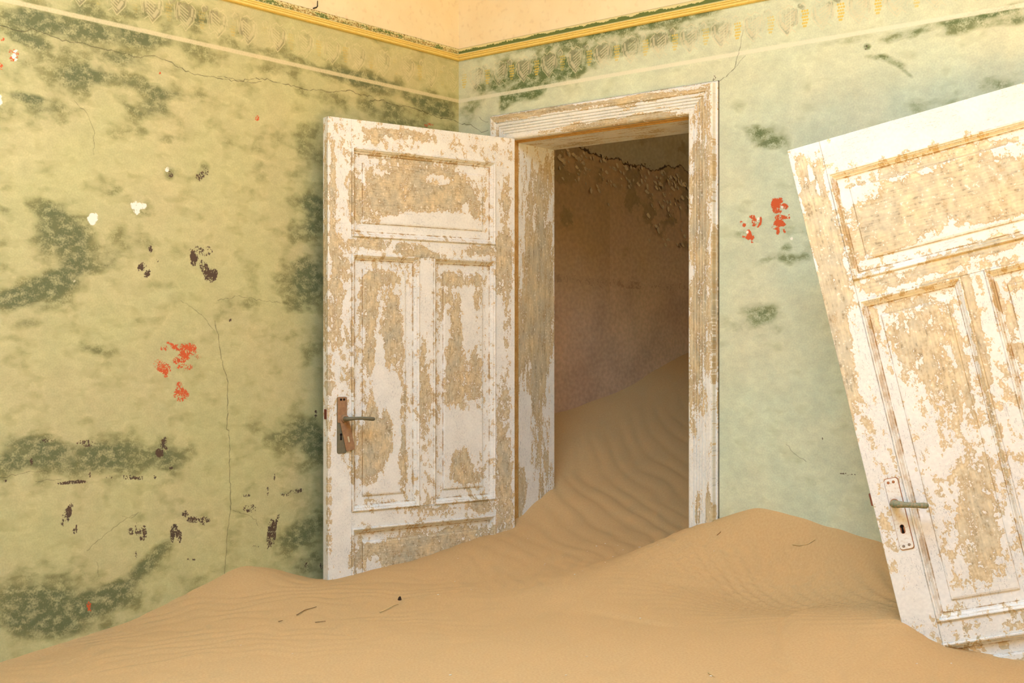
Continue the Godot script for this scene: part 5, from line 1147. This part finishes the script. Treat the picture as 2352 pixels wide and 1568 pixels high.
	var fb := field(w, h, w / DOOR_W, h / 2.1, [0.026, 0.053, 58.5, 0.657, -1.33, 26.1, 1.2, 0.078, 0.055, 56.9, 13.4, -7.504, 25.4, 0.7, 0.046, 0.138, 27.5, 0.328, -0.57, 13.1, 1.8, 0.048, 0.086, 117.6, 1.409, -1.89, 39.2, -1.6, 0.058, 0.141, 137.7, 1.696, -1.7, 39.4, -1.2, 0.041, 0.266, 25.9, 0.305, -0.313, 9.924, 2.1, 0.039, 0.408, 27.7, 0.327, -0.213, 11.4, 2.1, 0.019, 0.543, 32, 0.359, -0.071, 11.5, 1.8, 0.011, 0.656, 37.9, 0.416, 0.056, 13.5, 1.2, -0.023, 0.749, 83.2, 0.822, 0.172, 13.6, 0.7, 0.018, 0.758, 41.9, 0.471, 0.184, 13.7, 0.5, 0.01, 0.919, 60.1, 0.664, 0.292, 10.3, -0.3, 0.328, 0.039, 4.558, -0.126, 0.054, 20.1, -1.2, 0.582, 0.054, 11.4, -0.206, 0.085, 20.6, -1, 0.306, 0.129, 5.767, -0.164, 1.47, 134.2, 0.6, 0.506, 0.129, 9.978, -0.21, 1.524, 136.8, 0.6, 0.111, 0.208, 83.6, 1.176, -0.493, 13.3, 0.5, 0.105, 0.31, 59.9, 0.834, -0.445, 16, 0.6, 0.278, 0.146, 7.176, -0.212, 1.258, 100.5, 0.9, 0.503, 0.143, 8.162, -0.173, 1.279, 102.6, 1.1, 0.29, 0.246, 7.215, -0.21, 0.319, 14.7, 2.2, 0.459, 0.23, 7.441, -0.17, 0.308, 15, 2.2, 0.214, 0.313, 12.2, -0.392, 0.56, 20.2, 1.8, 0.52, 0.31, 11.3, -0.234, 0.652, 23.1, 2, 0.404, 0.315, 9.847, -0.246, 1.297, 45.7, 0.5, 0.369, 0.362, 6.299, -0.166, 2.684, 82.3, -0.6, 0.213, 0.37, 10.7, -0.344, 2.67, 81.2, -0.5, 0.36, 0.253, 14.6, -0.388, 1.309, 58.3, -0.3, 0.209, 0.439, 12.3, -0.397, 1.994, 51, 1.2, 0.341, 0.43, 14.7, -0.402, 1.776, 45.8, 1.2, 0.484, 0.412, 11.3, -0.249, 1.571, 41.8, 1.3, 0.135, 0.445, 41.1, 9.732, -16.9, 65.6, 0.8, 0.235, 0.477, 12.3, -0.388, 4.378, 102.4, 0.7, 0.331, 0.471, 22, -0.612, 4.393, 103.3, 0.6, 0.123, 0.544, 84.8, 1.241, -0.126, 20.4, 0.6, 0.203, 0.513, 14.3, -0.468, 2.684, 58.5, 0.8, 0.194, 0.599, 21.5, 0.366, -0.018, 16.5, 0.9, 0.27, 0.58, 19.8, 0.386, -0.04, 13.8, 0.7, 0.211, 0.678, 17.3, 0.305, 0.104, 16.6, 0.35, 0.152, 0.726, 42.9, 0.672, 0.148, 13.8, 0.3, 0.32, 0.617, 73.5, 1.554, 0.005, 9.271, 0.9, 0.319, 0.74, 73.8, 1.566, 0.114, 9.35, 0.9, 0.256, 0.738, 21.9, 0.418, 0.165, 13.9, 0.6, 0.113, 0.841, 42.8, 0.617, 0.148, 6.927, -0.6, 0.186, 0.833, 17.3, 0.292, 0.345, 16.7, 0.12, 0.278, 0.841, 63, 1.254, 0.303, 14.1, 0.5, 0.236, 0.917, 17.6, 0.326, 0.605, 21.1, 0.2, 0.272, 1.009, 17.7, 0.351, 0.532, 14.2, 0.75, 0.195, 1.042, 29.2, 0.503, 0.853, 21.2, 0.35, 0.266, 1.129, 17.8, 0.351, 0.695, 14.3, 0.8, 0.197, 1.176, 22, 0.383, 0.902, 17.2, 0.5, 0.26, 1.247, 20.3, 0.397, 1.033, 17.3, 0.75, 0.217, 1.287, 21.9, 5.262, -4.878, 28, 0.35, 0.108, 1.111, 28.8, 0.414, 0.325, 7.054, -0.8, 0.117, 1.269, 28.6, 6.841, -2.414, 13.9, -0.5, 0.383, 0.521, 74.1, 1.717, -0.176, 20.8, 1, 0.38, 0.607, 63.7, 1.473, -0.005, 14, 1, 0.379, 0.717, 74.6, 1.728, 0.142, 14.1, 0.9, 0.367, 0.873, 64.2, 1.47, 0.352, 14.2, 0.5, 0.361, 1.016, 64.5, 1.47, 0.549, 14.4, 0.4, 0.484, 0.461, 22.6, -0.5, 4.424, 104.8, 0.6, 0.502, 0.527, 44.3, 10.7, -10.6, 40.8, 0.9, 0.451, 0.551, 90.2, 2.291, -0.119, 21, 0.8, 0.471, 0.654, 64.9, 1.699, 0.044, 10.6, 0.9, 0.448, 0.818, 45.5, 1.164, 0.282, 14.3, 0.4, 0.033, 1.327, 7.114, -0.287, 3.361, 28.4, -0.7, 0.211, 1.404, 29.7, 2.057, 1.787, 87.1, 0.45, 0.288, 1.411, 26.3, 6.356, -5.784, 35.6, 0.62, 0.246, 1.473, 81, 19.5, -14.8, 94.9, 2.2, 0.285, 1.516, 45, 10.9, -21.8, 143.2, 0.6, 0.064, 1.248, 61.5, 0.796, 0.498, 8.51, -0.8], 0.8)
	var mb := peeling(w, h, fb, across, -0.34, 231, 1.35, Color8(242, 235, 224), Color8(217, 196, 157), Color8(202, 189, 161), Color8(202, 175, 134), shade_dirt)

	var rust := mottled(128, 0.04, 301, Color8(168, 128, 90), Color8(146, 108, 80), Color8(190, 152, 112), 0.03, 0.08, 4, 0.6)
	var bronze := mottled(128, 0.04, 302, Color8(106, 104, 84), Color8(122, 110, 86), Color8(138, 118, 92), 0.02, 0.06, 4, 0.5)
	var verdigris := mottled(128, 0.05, 303, Color8(104, 124, 96), Color8(176, 146, 112), Color8(150, 112, 82), 0.02, 0.05, 4, 0.55)
	var chipped := mottled(128, 0.018, 304, Color8(240, 232, 220), Color8(236, 226, 210), Color8(206, 180, 150), 0.02, 0.10, 3, 0.55)
	var hole := plain(Color8(26, 16, 12), 0.9)
	var edge_rust := plain(Color8(170, 112, 74), 0.8)

	# the open door, hinged on the left of the doorway
	var d := leaf("flaking white door standing open on its hinges beside the dim doorway", ma, 2.1)
	d.transform = Transform3D(Basis(Vector3(0.2389, 0, -0.9710), Vector3.UP, Vector3(0.9710, 0, 0.2389)), Vector3(0.1363, 2.1006, 0.8232))
	var p := put("back_plate", plate(moved(rounded(0.037, 0.196, 0.006, 0.002), Vector2(0.0525, -1.077)), 0.0, 0.003), bronze, d, "long rusty lock plate")
	keyhole(Vector2(0.049, -1.116), 0.0032, hole, p)
	screws(p, [[0.046, -0.986, 0.003], [0.060, -0.986, 0.003]], hole)
	var loose := moved(rounded(0.036, 0.122, 0.004, 0.002), Vector2(0, -0.056))
	p = put("loose_plate", plate(moved(loose, Vector2(0.0585, -1.052), 0.235), 0.0045, 0.008), rust, d, "broken plate half swung aside below the handle")
	put("keyhole", plate(moved(rounded(0.006, 0.022, 0.002), Vector2(0.0765, -1.127), 0.235), 0.007, 0.0086), plain(Color8(200, 184, 150)), p)
	var up := put("upper_plate", plate(moved(rounded(0.037, 0.090, 0.005, 0.001), Vector2(0.0535, -1.023)), 0.0028, 0.0055), rust, d)
	screws(up, [[0.0475, -0.987, 0.0055], [0.0600, -0.987, 0.0055]], hole)
	var lever := put("handle", tube([Vector3(0.060, -1.054, 0.0), Vector3(0.060, -1.054, 0.030), Vector3(0.0615, -1.0535, 0.038), Vector3(0.068, -1.053, 0.043), Vector3(0.085, -1.052, 0.045), Vector3(0.110, -1.0525, 0.046), Vector3(0.135, -1.055, 0.046), Vector3(0.150, -1.056, 0.045), Vector3(0.1575, -1.0565, 0.044), Vector3(0.160, -1.0565, 0.044)], [0.0085, 0.0075, 0.0075, 0.0068, 0.0058, 0.0058, 0.0066, 0.0072, 0.0060, 0.0030], 14, 1.25), bronze, d, "dull bronze lever handle")
	put("handle_collar", tube([Vector3(0.060, -1.054, 0.004), Vector3(0.060, -1.054, 0.012), Vector3(0.060, -1.054, 0.014)], [0.0145, 0.0135, 0.009], 16), rust, lever)
	var st := begin()
	box(st, Vector3(-0.0025, -1.055, -0.026), Vector3(0.002, -1.020, -0.010), 0.001)
	put("latch_bolt", done(st), plain(Color8(120, 62, 44), 0.7), d, "rusty latch in the door edge")
	for y in [0.25, 1.75]:
		put("hinge", tube([Vector3(DOOR_W + 0.004, -y - 0.07, -DOOR_T - 0.004), Vector3(DOOR_W + 0.004, -y - 0.065, -DOOR_T - 0.004), Vector3(DOOR_W + 0.004, -y + 0.065, -DOOR_T - 0.004), Vector3(DOOR_W + 0.004, -y + 0.07, -DOOR_T - 0.004)], [0.004, 0.0075, 0.0075, 0.004], 10), rust, d)

	# the fallen door, tilted and sunk in the sand by the right edge
	d = leaf("bright chipped white door torn off its hinges, leaning tilted in the sand", mb, 1.88)
	d.transform = Transform3D(Basis(Vector3(0.9114, 0.2332, -0.3397).normalized(), Vector3(-0.2342, 0.9714, 0.0387).normalized(), Vector3(0.3389, 0.0443, 0.9400).normalized()).orthonormalized(), Vector3(1.706, 1.8661, 0.4596))
	put("plate_edge", plate(moved(rounded(0.0395, 0.198, 0.006, 0.003), Vector2(0.0632, -1.0765)), 0.0, 0.0022), edge_rust, d, "rust line round the lock plate")
	p = put("lock_plate", plate(moved(rounded(0.0365, 0.194, 0.006, 0.003), Vector2(0.0625, -1.0765)), 0.001, 0.0042), chipped, d, "white painted lock plate with rusty chips")
	put("escutcheon", plate(moved(rounded(0.013, 0.026, 0.006), Vector2(0.0625, -1.1195)), 0.0035, 0.0052), edge_rust, p)
	keyhole(Vector2(0.0625, -1.118), 0.0054, hole, p)
	screws(p, [[0.0545, -0.988, 0.004], [0.0685, -0.988, 0.004]], edge_rust)
	screws(p, [[0.0545, -1.166, 0.004], [0.0700, -1.164, 0.004]], plain(Color8(150, 130, 112), 0.7))
	# the lever has dropped level although the door leans
	var c := Vector3(0.058, -1.046, 0)
	var e := Vector3(0.0885, -0.0215, 0).normalized()
	lever = put("handle", tube([c + Vector3(0, 0, 0.003), c + Vector3(0, 0, 0.030), c + e * 0.003 + Vector3(0, 0, 0.039), c + e * 0.012 + Vector3(0, 0, 0.044), c + e * 0.03 + Vector3(0, 0, 0.046), c + e * 0.06 + Vector3(0, 0, 0.047), c + e * 0.08 + Vector3(0, 0, 0.046), c + e * 0.087 + Vector3(0, 0, 0.046), c + e * 0.0905 + Vector3(0, 0, 0.045)], [0.0105, 0.0100, 0.0105, 0.0100, 0.0080, 0.0072, 0.0084, 0.0078, 0.0040], 14, 1.2), verdigris, d, "lever handle with green patina")
	put("handle_collar", tube([c + Vector3(0, 0, 0.004), c + Vector3(0, 0, 0.011), c + Vector3(0, 0, 0.013)], [0.0125, 0.012, 0.009], 16), edge_rust, lever)
	st = begin()
	box(st, Vector3(-0.006, -1.043, -0.028), Vector3(0.002, -1.008, -0.012), 0.0015)
	put("latch_bolt", done(st), plain(Color8(140, 84, 62), 0.7), d, "rusty latch bolt sticking out of the edge")

# ------------------------------------------------------------------ litter on the sand
func chip_mesh(seed_: int, s: float) -> ArrayMesh:
	var r := RandomNumberGenerator.new()
	r.seed = seed_
	var pts := PackedVector2Array()
	for k in 6:
		pts.append(Vector2.from_angle(TAU * k / 6.0 + r.randf_range(-0.3, 0.3)) * s * r.randf_range(0.5, 1.0) * Vector2(1.0, 0.6))
	return plate(pts, 0.0, s * 0.22, s * 0.06)

func build_debris() -> void:
	var white := plain(Color8(240, 228, 205), 0.7)
	var r := RandomNumberGenerator.new()
	r.seed = 17
	for q in [[0.3792, 0.4195, 0.0033], [0.5387, 0.6095, 0.0044], [0.3117, 0.4551, 0.0022], [0.6208, 0.7807, 0.0044], [0.4622, 0.3761, 0.0022], [0.6608, 0.6638, 0.0033], [0.6821, 0.3017, 0.0033], [0.6979, 0.0119, 0.0044], [0.6968, -0.0446, 0.0044], [0.6720, 0.2840, 0.0033], [0.7078, 0.0818, 0.0033], [0.8399, 0.1070, 0.0033], [0.7560, -0.0419, 0.0033], [0.8121, 0.0050, 0.0033], [0.7003, 0.0151, 0.0022], [0.9261, 0.4470, 0.0044], [0.8311, -0.0735, 0.0055], [0.9355, 0.2878, 0.0033], [0.9124, 0.3854, 0.0022], [1.2632, 1.4170, 0.0055], [1.3531, 0.6948, 0.0055], [1.5081, 1.2538, 0.0044], [2.1479, 0.5983, 0.0033], [2.2026, 0.5054, 0.0033], [1.7978, 1.0374, 0.0055], [1.4652, 0.1105, 0.0022], [1.5649, 0.0949, 0.0022], [1.0871, 0.1975, 0.0033], [1.2854, 0.1619, 0.0033], [1.4529, 1.0912, 0.0033], [0.7856, 1.5298, 0.0033], [0.5841, 1.5472, 0.0033], [0.4427, 0.1003, 0.0022], [0.6801, 0.1937, 0.0022]]:
		var o := put(numbered("paint_chip"), chip_mesh(int(q[0] * 1000), q[2]), white, self)
		o.position = Vector3(q[0], sand(q[0], q[1]) + 0.0005, q[1])
		o.rotation = Vector3(-PI / 2 + r.randf_range(-0.25, 0.35), r.randf_range(0, TAU), 0)
		var where := "lying on the foreground sand towards the bottom edge"
		if q[1] < 0.30 and q[0] > 1.1:
			where = "lying on the rippled dune flank under the green wall"
		elif q[1] < 0.36:
			where = "lying in the shaded hollow in front of the doorway"
		elif q[0] < 0.75:
			where = "lying on the sand slope before the open door"
		tag(o, "tiny white paint flake " + where, "paint chip", "paint flakes " + where)
	var twig := plain(Color8(132, 98, 62), 0.9)
	var straw := plain(Color8(206, 172, 118), 0.9)
	for q in [["thin dark curved twig, longest of those before the open door", 0.475, 1.252, 0.448, 1.197, 0.448, 1.149], ["short straight twig below the longest curved twig", 0.583, 1.272, 0.594, 1.241], ["pale bent grass stalk right of the curved twig", 0.629, 1.05, 0.597, 0.957, 0.599, 0.94], ["pale bent stem on the rippled flank left of the fallen door", 1.519, 0.065, 1.544, 0.066, 1.569, 0.055, 1.588, 0.044], ["short dark stick near the foot of the doorway frame", 1.261, 0.104, 1.272, 0.095], ["thin pale straw on the foreground sand near the bottom edge", 1.784, 1.028, 1.811, 1.042], ["tiny dark stick fragment left of the curved twig", 0.493, 1.337, 0.492, 1.321]]:
		var pts := []
		var rad := []
		for k in range(1, q.size(), 2):
			pts.append(Vector3(q[k], sand(q[k], q[k + 1]) + 0.003, q[k + 1]))
			rad.append(0.0013 * (0.6 if k > q.size() - 3 else 1.0))
		var o := put(numbered("twig"), tube(pts, rad, 6), straw if q[0].contains("pale") else twig, self)
		tag(o, q[0], "twig")
	var nail := put(numbered("nail"), tube([Vector3(-0.01, 0.0, 0.0), Vector3(0.016, 0.0, 0.0), Vector3(0.022, 0.003, 0.001), Vector3(0.025, 0.022, 0.003)], [0.0025, 0.0025, 0.0024, 0.0018], 7), plain(Color8(70, 54, 38), 0.7), self)
	nail.position = Vector3(0.0, 2.510, 0.771)
	tag(nail, "bent dark nail in the cream plaster above the left cornice", "nail")
	var o := put(numbered("pebble"), tube([Vector3(0, 0, 0), Vector3(0, 0.004, 0), Vector3(0.001, 0.011, 0), Vector3(0.002, 0.015, 0)], [0.0045, 0.0065, 0.0045, 0.0015], 7), plain(Color8(62, 46, 34), 0.9), self)
	o.position = Vector3(0.556, 0, 0.892) + Vector3(0, sand(0.556, 0.892) - 0.003, 0)
	tag(o, "small dark pointed stone alone on the sand before the open door", "stone")
